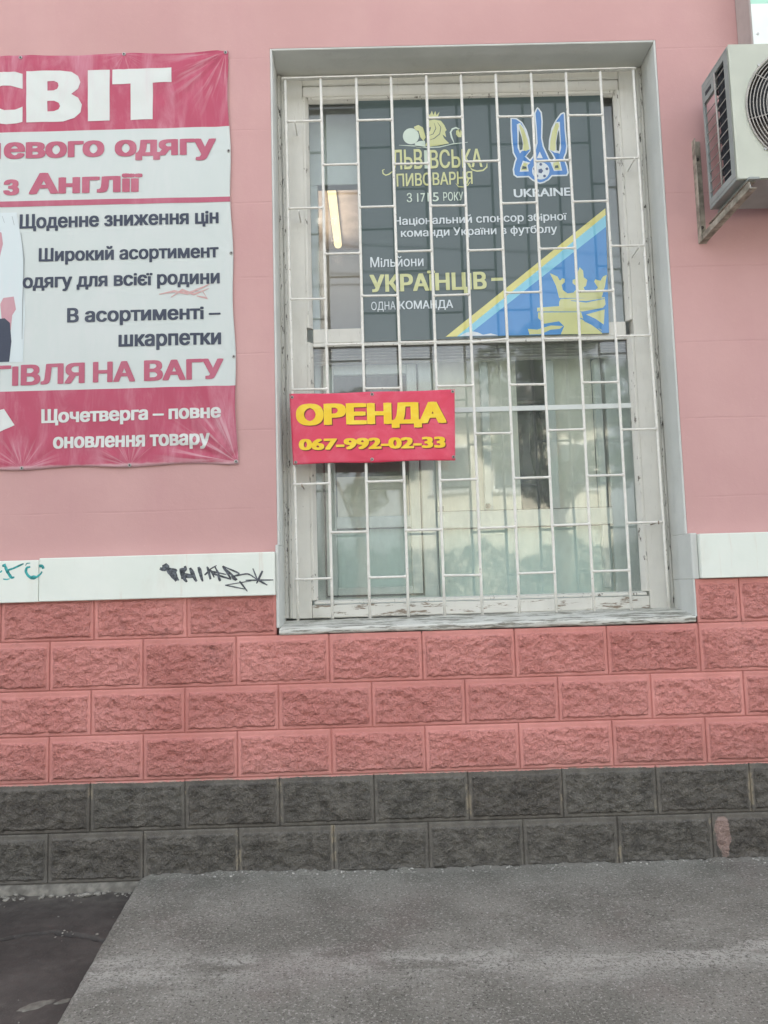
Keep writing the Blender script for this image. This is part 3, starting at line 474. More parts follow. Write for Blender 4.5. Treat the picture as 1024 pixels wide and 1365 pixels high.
# flat print: text or outlines laid on a surface, cut on a grid so it follows the folds
def print_part(name, v2, faces, mat, parent, surf, off, cell=None, lay=None):
    bm = bmesh.new()
    vs = [bm.verts.new((p[0], (lay[i] if lay else 0) * .00004, p[1])) for i, p in enumerate(v2)]
    for f in faces:
        if len(set(f)) > 2:
            try: bm.faces.new([vs[i] for i in f])
            except ValueError: pass
    bm.normal_update()
    if cell:
        xs = [p[0] for p in v2]; zs = [p[1] for p in v2]
        for ax, lo, hi in ((0, min(xs), max(xs)), (2, min(zs), max(zs))):
            k = math.ceil(lo / cell)
            while k * cell < hi:
                co = [0, 0, 0]; no = [0, 0, 0]; co[ax] = k * cell; no[ax] = 1
                bmesh.ops.bisect_plane(bm, geom=bm.verts[:] + bm.edges[:] + bm.faces[:], plane_co=co, plane_no=no, dist=1e-6)
                k += 1
    for v in bm.verts:
        x, y, z = surf(v.co.x, v.co.z)
        v.co = (x, y - off - v.co.y, z)
    for f in bm.faces:
        if f.normal.y > 0: f.normal_flip()
    me = bpy.data.meshes.new(name); bm.to_mesh(me); bm.free()
    mb = MB(); mb.v = [tuple(v.co) for v in me.vertices]; mb.f = [tuple(p.vertices) for p in me.polygons]; mb.s = [False] * len(mb.f)
    bpy.data.meshes.remove(me)
    if not mb.v: return None
    o = build(name, mb, mat, parent, fix=False)
    # faces towards the street
    bm = bmesh.new(); bm.from_mesh(o.data); bm.normal_update()
    bmesh.ops.reverse_faces(bm, faces=[f for f in bm.faces if f.normal.y > 0]); bm.to_mesh(o.data); bm.free()
    return o
def fill(v, e, even_odd):
    # contours may overlap: triangulate everything, then keep what lies inside by winding
    av = np.array(v); ae = np.array(e)
    ov, oe, of, _a, _b, _c = delaunay_2d_cdt([Vector(p) for p in v], e, [], 0, 1e-6)
    of = [f for f in of if len(f) == 3]
    P = np.array([(q.x, q.y) for q in ov]); T = np.array(of)
    c = P[T].mean(axis=1)
    a = av[ae[:, 0]]; b = av[ae[:, 1]]
    up = (a[None, :, 1] <= c[:, None, 1]) & (b[None, :, 1] > c[:, None, 1])
    dn = (b[None, :, 1] <= c[:, None, 1]) & (a[None, :, 1] > c[:, None, 1])
    dy = b[:, 1] - a[:, 1]; dy[dy == 0] = 1e-12
    xi = a[None, :, 0] + (c[:, None, 1] - a[None, :, 1]) / dy[None, :] * (b - a)[None, :, 0]
    rt = xi > c[:, None, 0]
    w = (up & rt).sum(1) - (dn & rt).sum(1) if not even_odd else ((up | dn) & rt).sum(1) % 2
    keep = T[w != 0]
    used = sorted(set(keep.flatten().tolist())); ix = {u: i for i, u in enumerate(used)}
    return [tuple(P[u]) for u in used], [tuple(ix[int(q)] for q in t) for t in keep]
def curve_mesh(cu, even_odd=False):
    cu.fill_mode = 'NONE'
    o = bpy.data.objects.new('tmp', cu); COL.objects.link(o)
    bpy.context.view_layer.update()
    me = bpy.data.meshes.new_from_object(o.evaluated_get(bpy.context.evaluated_depsgraph_get()))
    v = [(p.co.x, p.co.y) for p in me.vertices]; e = [tuple(q.vertices) for q in me.edges]
    bpy.data.objects.remove(o); bpy.data.curves.remove(cu); bpy.data.meshes.remove(me)
    return fill(v, e, even_odd)
def text2d(body, bold):
    cu = bpy.data.curves.new('t', 'FONT'); cu.body = body; cu.resolution_u = 4
    v, f = curve_mesh(cu)
    if bold <= 0: return v, f, [0] * len(v)
    # a bolder cut: the outline laid down several times, moved by the extra stem width
    V = []; F = []; K = []; k = len(v)
    for i, (dx, dy) in enumerate(((0, 0), (1, .55), (-1, .55), (1, -.55), (-1, -.55), (0, .7), (0, -.7), (1, 0), (-1, 0))):
        V += [(p[0] + dx * bold, p[1] + dy * bold * .8) for p in v]; F += [tuple(q + i * k for q in g) for g in f]; K += [i] * k
    return V, F, K
_H = {}
def text_part(spec, parent, surf, off, cell=None, mats=None, name='lettering', dx=0, dz=0):
    body, x0, x1, zl, zr, h, ref, bold, mt = spec
    if (ref, bold) not in _H:
        v, f, _ = text2d(ref, bold); _H[(ref, bold)] = (min(p[1] for p in v), max(p[1] for p in v))
    lo, hi = _H[(ref, bold)]
    v, f, lay = text2d(body, bold)
    a = min(p[0] for p in v); b = max(p[0] for p in v)
    sx = (x1 - x0) / (b - a); sz = h / (hi - lo)
    v = [(x0 + (p[0] - a) * sx + dx, zl + (zr - zl) * (p[0] - a) / (b - a) + (p[1] - lo) * sz + dz) for p in v]
    return print_part(name, v, f, mats or mt, parent, surf, off, cell, lay=lay)
def shape_part(name, mat, loops, parent, surf, off, cell=None):
    cu = bpy.data.curves.new('s', 'CURVE'); cu.dimensions = '2D'; cu.fill_mode = 'BOTH'
    for lp in loops:
        sp = cu.splines.new('POLY'); sp.points.add(len(lp) - 1)
        for i, p in enumerate(lp): sp.points[i].co = (p[0], p[1], 0, 1)
        sp.use_cyclic_u = True
    v, f = curve_mesh(cu, True)
    return print_part(name, v, f, mat, parent, surf, off, cell)

# ================================================================== ground
def grid(x0, x1, y0, y1, step, fz):
    nx = int(round((x1 - x0) / step)); ny = int(round((y1 - y0) / step)); mb = MB()
    vs = [(x0 + (x1 - x0) * i / nx, y0 + (y1 - y0) * j / ny) for j in range(ny + 1) for i in range(nx + 1)]
    mb.v = [fz(x, y) for x, y in vs]
    mb.f = [(j * (nx + 1) + i, j * (nx + 1) + i + 1, (j + 1) * (nx + 1) + i + 1, (j + 1) * (nx + 1) + i) for j in range(ny) for i in range(nx)]
    mb.s = [True] * len(mb.f)
    return mb
build('ground', MB().add([(-150, -250, -.262), (150, -250, -.262), (150, 60, -.262), (-150, 60, -.262)], [(0, 1, 2, 3)]), 'street_asphalt', kind='structure')
build('road', MB().add([(-120, -14.5, -.256), (120, -14.5, -.256), (120, -8, -.256), (-120, -8, -.256)], [(0, 1, 2, 3)]), 'street_asphalt', kind='structure')
bx('far_pavement', 'paving', None, -60, 60, -18.5, -14.55, -.27, -.12, bevel=0, kind='structure')
bx('kerb', 'kerb_stone', None, -60, 60, -7.98, -7.80, -.27, -.13, bevel=.01, kind='structure')

CRK = [(-1.5, -.56), (-.4, -.50), (.06, -.47), (.2137, -.428), (.30, -.39), (.398, -.375), (.44, -.40), (.52, -.415), (.60, -.45), (.72, -.46)]
def seg_d(p, pts):
    best = 9
    for a, b in zip(pts, pts[1:]):
        ax, ay = a; bx_, by = b; dx = bx_ - ax; dy = by - ay
        t = max(0, min(1, ((p[0] - ax) * dx + (p[1] - ay) * dy) / (dx * dx + dy * dy)))
        best = min(best, math.hypot(p[0] - ax - t * dx, p[1] - ay - t * dy))
    return best
def asph(x, y):
    z = -.240 + .010 * noise.noise((x * 2.2, y * 2.2, 1)) + .0022 * noise.noise((x * 30, y * 30, 2)) - .012 * max(0, -y)
    if y > -.9:
        d = seg_d((x + .010 * noise.noise((x * 30, y * 30, 5)), y + .010 * noise.noise((x * 30, y * 30, 7))), CRK)
        z -= .060 * max(0, 1 - d / (.0130 + .004 * noise.noise((x * 12, y * 12, 9)))) - .004 * max(0, 1 - d / .05) * (1 if y > -.42 else .3)
        e = .004 if x < .62 else .0
        z += .012 * max(0, 1 + y / .07) * (.5 + noise.noise((x * 14, y * 14, 4)))
    return (x, y, z)
build('asphalt_pavement', grid(-.9, .80, -1.5, .004, .005, asph), 'asphalt', kind='structure', fix=False)
build('outer_pavement', MB().box(-9, -.902, -7.8, .0, -.30, -.245).box(-.902, 9, -7.8, -1.502, -.30, -.258).box(5.62, 9, -1.502, 0, -.30, -.245), 'asphalt', kind='structure')

def slab_edge(y): return .598 - .088 * y + .004 * noise.noise((3, y * 9, 1)) + .002 * noise.noise((3, y * 45, 1))
def slab_z(x, y):
    z = -.1885 + .004 * math.sin(x * 1.9 + .4) + .006 * noise.noise((x * 1.5, y * 1.5, 9)) + .0022 * noise.noise((x * 26, y * 26, 3)) + .0012 * noise.noise((x * 70, y * 70, 3)) + .006 * y
    z += .013 * max(0, 1 + y / .035) * (.55 + 1.1 * noise.noise((x * 9, 2, 4)) + .5 * noise.noise((x * 50, 1, 8)))
    return z
def slab():
    mb = MB(); NX, NY = 430, 200
    for j in range(NY + 1):
        y = .003 - 2.3 * (j / NY) ** 1.15
        e = slab_edge(y) + .05 * max(0, 1 + y / .05) ** 2 * .6
        for i in range(NX + 1):
            t = i / NX; x = e + (5.6 - e) * t ** 1.12
            z = slab_z(x, y) - .010 * max(0, 1 - (x - e) / .014) ** 2
            mb.v.append((x, y, z))
    for j in range(NY):
        for i in range(NX):
            a = j * (NX + 1) + i
            mb.f.append((a, a + NX + 1, a + NX + 2, a + 1)); mb.s.append(True)
    k = len(mb.v)
    for j in range(NY + 1):                      # broken side of the slab
        x, y, z = mb.v[j * (NX + 1)]
        mb.v.append((x + .002 * noise.noise((1, y * 60, 2)), y, z - .02)); mb.v.append((x + .008 + .006 * noise.noise((5, y * 40, 2)), y, -.33))
    for j in range(NY):
        a = j * (NX + 1); b = (j + 1) * (NX + 1)
        mb.f += [(a, k + 2 * j, k + 2 * j + 2, b), (k + 2 * j, k + 2 * j + 1, k + 2 * j + 3, k + 2 * j + 2)]; mb.s += [True, True]
    k = len(mb.v)                                # front side
    for i in range(NX + 1):
        x, y, z = mb.v[NY * (NX + 1) + i]; mb.v.append((x, y, -.33))
    for i in range(NX):
        a = NY * (NX + 1) + i
        mb.f.append((a, k + i, k + i + 1, a + 1)); mb.s.append(False)
    return mb
build('entrance_slab', slab(), 'slab_concrete', kind='structure', fix=False)

def stones(spots, seed, mat, name, kind='stuff', label=None):
    rnd = random.Random(seed); mb = MB()
    for x, y, z, r in spots:
        ax = Vector((rnd.uniform(.8, 1.5), rnd.uniform(.7, 1.1), rnd.uniform(.4, .75))) * r
        ro = Matrix.Rotation(rnd.uniform(0, 6.28), 3, 'Z') @ Matrix.Rotation(rnd.uniform(-.5, .5), 3, 'X')
        t = (1 + 5 ** .5) / 2
        vs = [Vector(v).normalized() for v in [(-1, t, 0), (1, t, 0), (-1, -t, 0), (1, -t, 0), (0, -1, t), (0, 1, t), (0, -1, -t), (0, 1, -t), (t, 0, -1), (t, 0, 1), (-t, 0, -1), (-t, 0, 1)]]
        vs = [ro @ Vector((v.x * ax.x, v.y * ax.y, v.z * ax.z)) * rnd.uniform(.72, 1.15) + Vector((x, y, z + ax.z * .45)) for v in vs]
        mb.add(vs, [(0, 11, 5), (0, 5, 1), (0, 1, 7), (0, 7, 10), (0, 10, 11), (1, 5, 9), (5, 11, 4), (11, 10, 2), (10, 7, 6), (7, 1, 8), (3, 9, 4), (3, 4, 2), (3, 2, 6), (3, 6, 8), (3, 8, 9), (4, 9, 5), (2, 4, 11), (6, 2, 10), (8, 6, 7), (9, 8, 1)])
    return build(name, mb, mat, fix=False, kind=kind, label=label)
rr = random.Random(5)
sp = []
for i in range(150):                              # crumbs along the foot of the wall
    x = rr.uniform(-1.2, .60); y = -.028 - abs(rr.gauss(0, .022)); sp.append((x, y, asph(x, y)[2], rr.choice([.003, .004, .006, .008, .012])))
for i in range(26):
    x = .44 + rr.gauss(0, .014); y = -.395 + rr.gauss(0, .012); sp.append((x, y, asph(x, y)[2], .004))
for i in range(60):
    x = rr.uniform(-1, .62); y = rr.uniform(-1.2, -.05); sp.append((x, y, asph(x, y)[2], rr.choice([.002, .003, .004])))
for x, y, r in ((.395, -.045, .024), (.375, -.055, .017), (.43, -.035, .015), (.30, -.05, .012), (.10, -.06, .012), (.13, -.055, .01), (.07, -.065, .013), (.595, -.06, .012), (.565, -.41, .009)):
    sp.append((x, y, asph(x, y)[2], r))
stones(sp, 3, 'rubble_stone', 'rubble')
sp = []
for i in range(420):
    x = rr.uniform(.75, 4.6); y = -rr.uniform(.02, 1.6); sp.append((x, y, slab_z(x, y), rr.choice([.0015, .002, .002, .003])))
for i in range(240):
    x = rr.uniform(.7, 4.6); y = -abs(rr.gauss(0, .02)) - .008; sp.append((x, y, slab_z(x, y), rr.choice([.002, .003, .004, .006])))
stones(sp, 4, 'grit_stone', 'grit')

# cement patch on the asphalt at the lower left
def blob(cx, cy, rx, ry, rot, seed, zf, h):
    mb = MB(); N = 40; rings = 5
    mb.v.append((cx, cy, zf(cx, cy) + h)); 
    for k in range(1, rings + 1):
        for i in range(N):
            a = 2 * math.pi * i / N; q = k / rings * (1 + .35 * noise.noise((math.cos(a) * 1.6 + seed, math.sin(a) * 1.6, seed)) + .12 * noise.noise((math.cos(a) * 7, math.sin(a) * 7, seed)))
            u = rx * q * math.cos(a); w = ry * q * math.sin(a)
            x = cx + u * math.cos(rot) - w * math.sin(rot); y = cy + u * math.sin(rot) + w * math.cos(rot)
            mb.v.append((x, y, zf(x, y) + (h * (1 - (k / rings) ** 4) - (.002 if k == rings else 0))))
    for i in range(N): mb.f.append((0, 1 + i, 1 + (i + 1) % N))
    for k in range(rings - 1):
        for i in range(N): mb.f.append((1 + k * N + i, 1 + (k + 1) * N + i, 1 + (k + 1) * N + (i + 1) % N, 1 + k * N + (i + 1) % N))
    mb.s = [True] * len(mb.f); return mb
az = lambda x, y: asph(x, y)[2]
build('cement_spill', blob(.545, -.885, .058, .022, .5, 2, az, .004), 'cement', kind='stuff')
build('cement_spill', blob(.625, -.868, .026, .011, .5, 6, az, .003), 'cement', kind='stuff')

# ================================================================== the shop
PW = .0513      # face of the pink plaster; the block plinth stands proud at 0
XL, XR, ZT = 1.196, 2.999, 3.522
shop = empty('shop_building', (1.6, 3.0, -.25), 'pink plastered shop with rough painted block base and one large barred window', 'building')
def wall_with_hole(x0, x1, z0, z1, hx0, hx1, hz0, hz1, y0, y1):
    mb = MB()
    o = [(x0, z0), (x1, z0), (x1, z1), (x0, z1)]; h = [(hx0, hz0), (hx1, hz0), (hx1, hz1), (hx0, hz1)]
    for y in (y0, y1): mb.v += [(p[0], y, p[1]) for p in o + h]
    for b in (0, 8):
        for i in range(4): mb.f.append((b + i, b + (i + 1) % 4, b + 4 + (i + 1) % 4, b + 4 + i))
    for i in range(4): mb.f.append((i, 8 + i, 8 + (i + 1) % 4, (i + 1) % 4)); mb.f.append((4 + i, 12 + i, 12 + (i + 1) % 4, 4 + (i + 1) % 4))
    mb.s = [False] * len(mb.f); return mb
build('plaster_wall', wall_with_hole(-8, 11, -.3, 6.6, XL - .010, XR + .010, .79, ZT + .010, PW, .40), 'pink_plaster', shop)
side = MB().box(-8, -7.7, .403, 9, -.3, 6.6).box(10.7, 11, .403, 9, -.3, 6.6).box(-7.697, 10.697, 8.7, 9, -.3, 6.6)
build('side_walls', side, 'pink_plaster', shop)
bx('roof', 'roof_tin', shop, -8.1, 11.1, -.02, 9.1, 6.603, 6.85, bevel=.01)

# plinth: backing with the joints, then every block on its own
core = MB()
for a, b, z1 in ((-8, XL - .012, .99), (XR + .012, 11, .99)): core.box(a, b, .0055, PW - .002, .7905, z1)
core.box(-8, 11, .0055, PW - .002, -.3, .79)
build('plinth_core', core, 'block_paint', shop)
ROWS = [(.7996, .9900, -.002, 0), (.5895, .7996, .009, 1), (.3986, .5895, -.0125, 0), (.2061, .3986, .0104, 1), (.0, .2061, -.0138, 0), (-.203, 0, .0107, 1)]
def block_mesh(w, h, seed, soft=1.0):
    nx = max(6, int(w / .0048)); nz = int(h / .0048); mb = MB(); mb.rough = []
    ml, mr, mt, mb_ = .013, .012, .022, .013
    def H(x, z):
        # irregular border of the rough field
        e = min(x - ml, w - mr - x, z - mb_, h - mt - z) + .005 * noise.noise((x * 45, z * 45, seed))
        if e <= 0: return .0006 * noise.noise((x * 25, z * 25, seed + 3))
        k = min(1, e / .008)
        wx = x + .010 * noise.noise((x * 30, z * 30, seed + 9)); wz = z + .008 * noise.noise((x * 30, z * 30, seed + 19))
        r = noise.fractal((wx * 30, wz * 44, seed * 3.1), .8, 2.1, 4)
        c1 = noise.noise((wx * 38 + 5, wz * 62, seed * 1.7)); c2 = noise.noise((wx * 70, wz * 105 + 3, seed * 2.3))
        cre = math.exp(-(c1 / .07) ** 2) * .0060 + math.exp(-(c2 / .09) ** 2) * .0040
        chip = .0045 * math.floor(2.2 * noise.noise((wx * 26, wz * 40, seed + 40)) + .5)
        return soft * k * (.0055 + .0056 * r + .8 * chip - .8 * cre)
    for k in range(nz + 1):
        for i in range(nx + 1):
            x = w * i / nx; z = h * k / nz
            y = -H(x, z)
            if i in (0, nx) or k in (0, nz): y = .0016
            mb.v.append((x - w / 2, y, z)); mb.rough.append(max(0, min(1, (min(x - ml, w - mr - x, z - mb_, h - mt - z) + .004 * noise.noise((x * 45, z * 45, seed))) / .006)))
    q = nx + 1
    for k in range(nz):
        for i in range(nx): mb.f.append((k * q + i, k * q + i + 1, (k + 1) * q + i + 1, (k + 1) * q + i)); mb.s.append(True)
    rim = [i for i in range(q)] + [k * q + nx for k in range(1, nz + 1)] + [nz * q + i for i in range(nx - 1, -1, -1)] + [k * q for k in range(nz - 1, 0, -1)]
    b = len(mb.v)
    for r_ in rim: mb.v.append((mb.v[r_][0], .0050, mb.v[r_][2])); mb.rough.append(0)
    for i in range(len(rim)):
        j = (i + 1) % len(rim); mb.f.append((rim[j], rim[i], b + i, b + j)); mb.s.append(False)
    return mb
GAP = .0015
cache = {}
rb = random.Random(8)
for ri, (z0, z1, off, odd) in enumerate(ROWS):
    x = -2.4 + off + .2 * odd
    while x < 5.5:
        a, b = x + GAP + rb.uniform(-.001, .001), x + .4 - GAP
        x += .4
        if ri == 0:
            if a > XL - .01 and b < XR + .01: continue
            if a < XL < b: b = XL - .012
            elif a < XR < b: a = XR + .008
            elif a < XL - .01 and b > XL - .012: b = XL - .012
            if b - a < .03: continue
        w, h = round(b - a, 3), round(z1 - z0 - 2 * GAP, 4)
        soft = .8 if ri > 3 else 1.0
        full = abs(w - .396) < .01
        key = (ri, rb.randrange(4)) if full else (ri, w)
        if key not in cache:
            mbk = block_mesh(.3956 if full else w, h, rb.uniform(1, 90), soft)
            mbk.v = [(p[0] + (a + b) / 2, p[1], p[2] + z0 + GAP) for p in mbk.v]
            cache[key] = build('block', mbk, 'block_paint', shop, fix=False, base=((a + b) / 2, 0, z0 + GAP))
        else:
            dup(cache[key], ((a + b) / 2, rb.uniform(-.0012, .0008), z0 + GAP), shop)
# cement foot left of the slab
foot = MB(); N = 150
for i in range(N + 1):
    x = -1.6 + 2.24 * i / N
    d = .016 + .008 * noise.noise((x * 4, 1, 1)) + .004 * noise.noise((x * 30, 1, 1))
    foot.v += [(x, .004, -.2045), (x, -.010, -.2065 + .002 * noise.noise((x * 20, 2, 1))), (x, -.010 - d, -.238 - .006 * noise.noise((x * 9, 3, 1))), (x, -.010 - d * 1.3, -.30)]
for i in range(N):
    for k in range(3): foot.f.append((i * 4 + k, i * 4 + k + 1, i * 4 + k + 5, i * 4 + k + 4)); foot.s.append(True)
build('cement_foot', foot, 'cement', shop, fix=False)

# white band
BF = -.024
for a, b, z0, z1 in ((-3.5, -2.52, .969, 1.149), (-2.518, -1.2, .969, 1.150), (-1.198, .166, .9705, 1.1512), (.168, 1.1835, .9715, 1.1585), (3.0285, 4.4, .9915, 1.1850), (4.402, 6.2, .991, 1.186)):
    bx('band_panel', 'band_paint', shop, a, b, BF, PW - .001, z0, z1, bevel=.003)
def stroke(pts, w, seed):
    """ribbon of paint with slightly varying width"""
    P = []
    for a, b in zip(pts, pts[1:]):
        for t in range(6): P.append((a[0] + (b[0] - a[0]) * t / 6, a[1] + (b[1] - a[1]) * t / 6))
    P.append(pts[-1])
    if len(pts) > 2:
        for _ in range(2): P = [P[0]] + [((P[i - 1][0] + 2 * P[i][0] + P[i + 1][0]) / 4, (P[i - 1][1] + 2 * P[i][1] + P[i + 1][1]) / 4) for i in range(1, len(P) - 1)] + [P[-1]]
    L = []; R = []
    for i, p in enumerate(P):
        a = P[max(i - 1, 0)]; b = P[min(i + 1, len(P) - 1)]
        dx, dz = b[0] - a[0], b[1] - a[1]; l = math.hypot(dx, dz) or 1
        u = i / (len(P) - 1)
        ww = w * .95 * (.55 + .45 * math.sin(math.pi * (.15 + .8 * u))) * (1 + .35 * noise.noise((p[0] * 60, p[1] * 60, seed)))
        L.append((p[0] - dz / l * ww, p[1] + dx / l * ww)); R.append((p[0] + dz / l * ww, p[1] - dx / l * ww))
    v = L + R; m = len(L)
    return v, [(i, i + 1, m + i + 1, m + i) for i in range(m - 1)]
for nm, data, mt, lb in (('graffiti', GRAFFITI_BLACK, 'black_spray', 'black scrawled graffiti tag'), ('graffiti', GRAFFITI_TEAL, 'teal_spray', 'teal graffiti letters')):
    mb = MB()
    for i, (pts, w) in enumerate(data):
        v, f = stroke(pts, w, i)
        mb.add([(p[0], BF - .0006 - .00004 * i, p[1]) for p in v], f)
    build(nm, mb, mt, shop, label=lb)

# ---- reveal of the window
rev = MB()
def skin(u0, u1, v0, v1, fn, nu=10, nv=60):
    vs = [fn(u0 + (u1 - u0) * i / nu, v0 + (v1 - v0) * k / nv) for k in range(nv + 1) for i in range(nu + 1)]
    return vs, [(k * (nu + 1) + i, k * (nu + 1) + i + 1, (k + 1) * (nu + 1) + i + 1, (k + 1) * (nu + 1) + i) for k in range(nv) for i in range(nu)]
YB = .300
bx('window_reveal', 'reveal_plaster', shop, XL - .0095, XL, PW - .0006, YB, 1.190, ZT + .0095, bevel=.0025)
bx('window_reveal', 'reveal_plaster', shop, XR, XR + .0095, PW - .0006, YB, 1.190, ZT + .0095, bevel=.0025)
bx('window_reveal', 'reveal_plaster', shop, XL + .0003, XR - .0003, PW - .0003, YB, ZT, ZT + .0097, bevel=.0025)
bx('window_reveal', 'reveal_plaster', shop, XL - .0118, XL + .0004, -.003, YB, .8300, 1.1897, bevel=.0025)
bx('window_reveal', 'reveal_plaster', shop, XR - .0004, XR + .0080, -.003, YB, .8270, .9897, bevel=.0025)
bx('window_reveal', 'reveal_plaster', shop, XR - .0004, XR + .0280, -.003, YB, .9900, 1.1900, bevel=.0025)
# sill of old boards
def sill():
    mb = MB(); NX = 260; prof = [(.30, .8560), (.235, .8555), (.12, .8430), (.02, .8310), (-.006, .8275), (-.0085, .8225), (-.007, .812), (-.0035, .8040), (.006, .8010), (.05, .8010)]
    for i in range(NX + 1):
        x = XL + (XR - XL) * i / NX
        for k, (y, z) in enumerate(prof):
            t = .0035 * noise.noise((x * 6, k * .9, 3)) + .0022 * noise.noise((x * 28, k * 2.0, 5))
            mb.v.append((x, y + (t if 2 < k < 9 else 0), z + t * .8 + (.004 if z < .84 else .012) * (i / NX - .5)))
    m = len(prof)
    for i in range(NX):
        for k in range(m - 1): mb.f.append((i * m + k, i * m + k + 1, (i + 1) * m + k + 1, (i + 1) * m + k)); mb.s.append(True)
    return mb
build('window_sill', sill(), 'sill_paint', shop, fix=True)

# ---- outer window: fixed wooden frame, a part; boards, beads and panes its sub-parts
FX0, FX1 = 1.226, 2.972
win = build('window', wall_with_hole(FX0, FX1, .8585, 3.5195, 1.3180, 2.8880, .8598, 3.5175, .236, .300), 'frame_paint', shop, bevel=.0006)
bx('frame_board', 'frame_paint', win, 1.3185, 2.8875, .238, .300, 3.470, 3.517, bevel=.004)
bx('frame_board', 'frame_paint', win, 1.3185, 2.8875, .246, .300, 3.4130, 3.4695, bevel=.004)
bx('frame_board', 'rail_paint', win, 1.3185, 2.8875, .239, .300, .8600, .9180, bevel=.003)
bx('transom', 'frame_paint', win, 1.3465, 2.8600, .2640, .300, 2.1700, 2.2400, bevel=.003)
def bead(poly, axis, a, b): return build('glazing_bead', MB().prism(poly, axis, a, b), 'bead_paint', win, bevel=.0012)
for z0, z1 in ((2.2405, 3.4125), (.9400, 2.1695)):
    bead([(1.3183, .240), (1.3300, .240), (1.3460, .262), (1.3460, .274), (1.3183, .274)], 'z', z0, z1)
    bead([(2.8877, .240), (2.8760, .240), (2.8605, .262), (2.8605, .274), (2.8877, .274)], 'z', z0, z1)
bead([(.2465, 3.4127), (.2465, 3.4010), (.264, 3.3900), (.274, 3.3900), (.274, 3.4127)], 'x', 1.3463, 2.8602)
bead([(.2400, .9215), (.2405, .9330), (.262, .9400), (.274, .9400), (.274, .9215)], 'x', 1.3300, 2.8760)
bead([(.2560, 2.1500), (.2560, 2.1640), (.2635, 2.1690), (.272, 2.1690), (.272, 2.1500)], 'x', 1.3463, 2.8602)
bx('glazing_bar', 'pvc', win, 1.3463, 2.8715, .2610, .2700, 1.8130, 1.8370, bevel=.002)
for z0, z1 in ((2.2405, 3.4120), (1.8250, 2.1690), (.9300, 1.8245)):
    bx('pane', 'glass', win, 1.3400, 2.8660, .2752, .2790, z0, z1, bevel=0)
# putty between frame and reveal, cracked
def putty(x0, x1, seed):
    mb = MB(); NZ = 240
    for k in range(NZ + 1):
        z = .862 + (3.514 - .862) * k / NZ
        a = .002 * noise.noise((z * 22, seed, 1)); b = .0035 * noise.noise((z * 35, seed, 2)) + .003 * noise.noise((z * 9, seed, 2))
        mb.v += [(x0, .224 + b, z), (x0 + (x1 - x0) * .45 + a, .2215 + b, z), (x0 + (x1 - x0) * .5 + a, .236, z), (x0 + (x1 - x0) * .58 + a, .2235 - b, z), (x1, .2300 - b, z), (x1, .2500, z)]
    for k in range(NZ):
        for i in range(5): mb.f.append((k * 6 + i, k * 6 + i + 1, (k + 1) * 6 + i + 1, (k + 1) * 6 + i)); mb.s.append(True)
    return mb
for a, b, s in ((XL + .0005, FX0 + .004, 1), (FX1 - .004, XR - .0005, 7)):
    o = build('putty_strip', putty(a, b, s), 'putty', win, fix=False)
    if s == 1: bm = bmesh.new(); bm.from_mesh(o.data); bmesh.ops.reverse_faces(bm, faces=bm.faces); bm.to_mesh(o.data); bm.free()

# ---- inner window and what fills it
inn = build('inner_window', MB().box(1.24, 1.372, .42, .48, .87, 3.05).box(1.853, 1.924, .42, .48, .87, 3.05).box(2.79, 2.96, .42, .48, .87, 3.05)
            .box(1.3725, 1.8525, .42, .48, .87, .948).box(1.9245, 2.7895, .42, .48, .87, .935).box(1.24, 2.96, .42, .48, 3.0505, 3.5), 'pvc', shop, bevel=.003)
def sash(x0, x1, z0, z1, w=.05):
    s = MB().box(x0, x0 + w, .408, .450, z0, z1).box(x1 - w, x1, .408, .450, z0, z1).box(x0 + w + .0004, x1 - w - .0004, .408, .450, z0, z0 + w * .75).box(x0 + w + .0004, x1 - w - .0004, .408, .450, z1 - w, z1)
    o = build('sash', s, 'pvc', inn, bevel=.004)
    g = MB().box(x0 - .004, x0 - .001, .409, .425, z0, z1).box(x1 + .001, x1 + .004, .409, .425, z0, z1).box(x0, x1, .409, .425, z0 - .004, z0 - .001)
    build('gasket', g, 'gasket', inn)
sash(1.380, 1.846, .957, 2.10)
bx('sash_rail', 'pvc', inn, 1.4305, 1.7955, .412, .450, 1.283, 1.340, bevel=.003)
bx('sash_rail', 'pvc', inn, 1.9243, 2.7897, .412, .470, 1.270, 1.352, bevel=.003)
build('gasket', MB().box(1.432, 1.794, .4105, .414, 1.2795, 1.282).box(1.926, 2.788, .4105, .414, 1.2665, 1.269).box(1.926, 2.788, .4105, .414, 1.353, 1.355).box(1.9255, 1.9285, .409, .42, .94, 1.266).box(1.945, 1.948, .409, .42, .955, 1.35), 'gasket', inn)
bx('sash_handle', 'gasket', inn, 1.935, 1.957, .388, .409, 1.352, 1.378)
bx('sash_handle', 'gasket', inn, 2.165, 2.187, .388, .409, 1.362, 1.385)
bx('mullion', 'pvc', inn, 2.165, 2.205, .415, .455, 1.3525, 2.10, bevel=.003)
bx('mullion', 'pvc', inn, 2.495, 2.535, .415, .455, 1.3525, 2.10, bevel=.003)
bx('mullion', 'pvc', inn, 2.735, 2.770, .415, .455, .96, 2.10, bevel=.003)
for a, b, z0, z1 in ((1.431, 1.795, .99, 1.2785), (1.9245, 2.7895, .936, 1.266)):
    bx('frosted_panel', 'film', inn, a, b, .456, .459, z0, z1, bevel=0)
bx('blind_panel', 'blind_cream', inn, 1.436, 1.79, .463, .466, 1.341, 1.545, bevel=0)
bx('blind_panel', 'blind_cream', inn, 1.930, 2.352, .463, .466, 1.3525, 2.12, bevel=0)
bx('blind_panel', 'blind_cream', inn, 2.536, 2.734, .463, .466, 1.3525, 2.12, bevel=0)
bx('inner_sill', 'pvc', inn, 1.20, 2.99, .302, .418, .850, .874, bevel=.003)
sl = None
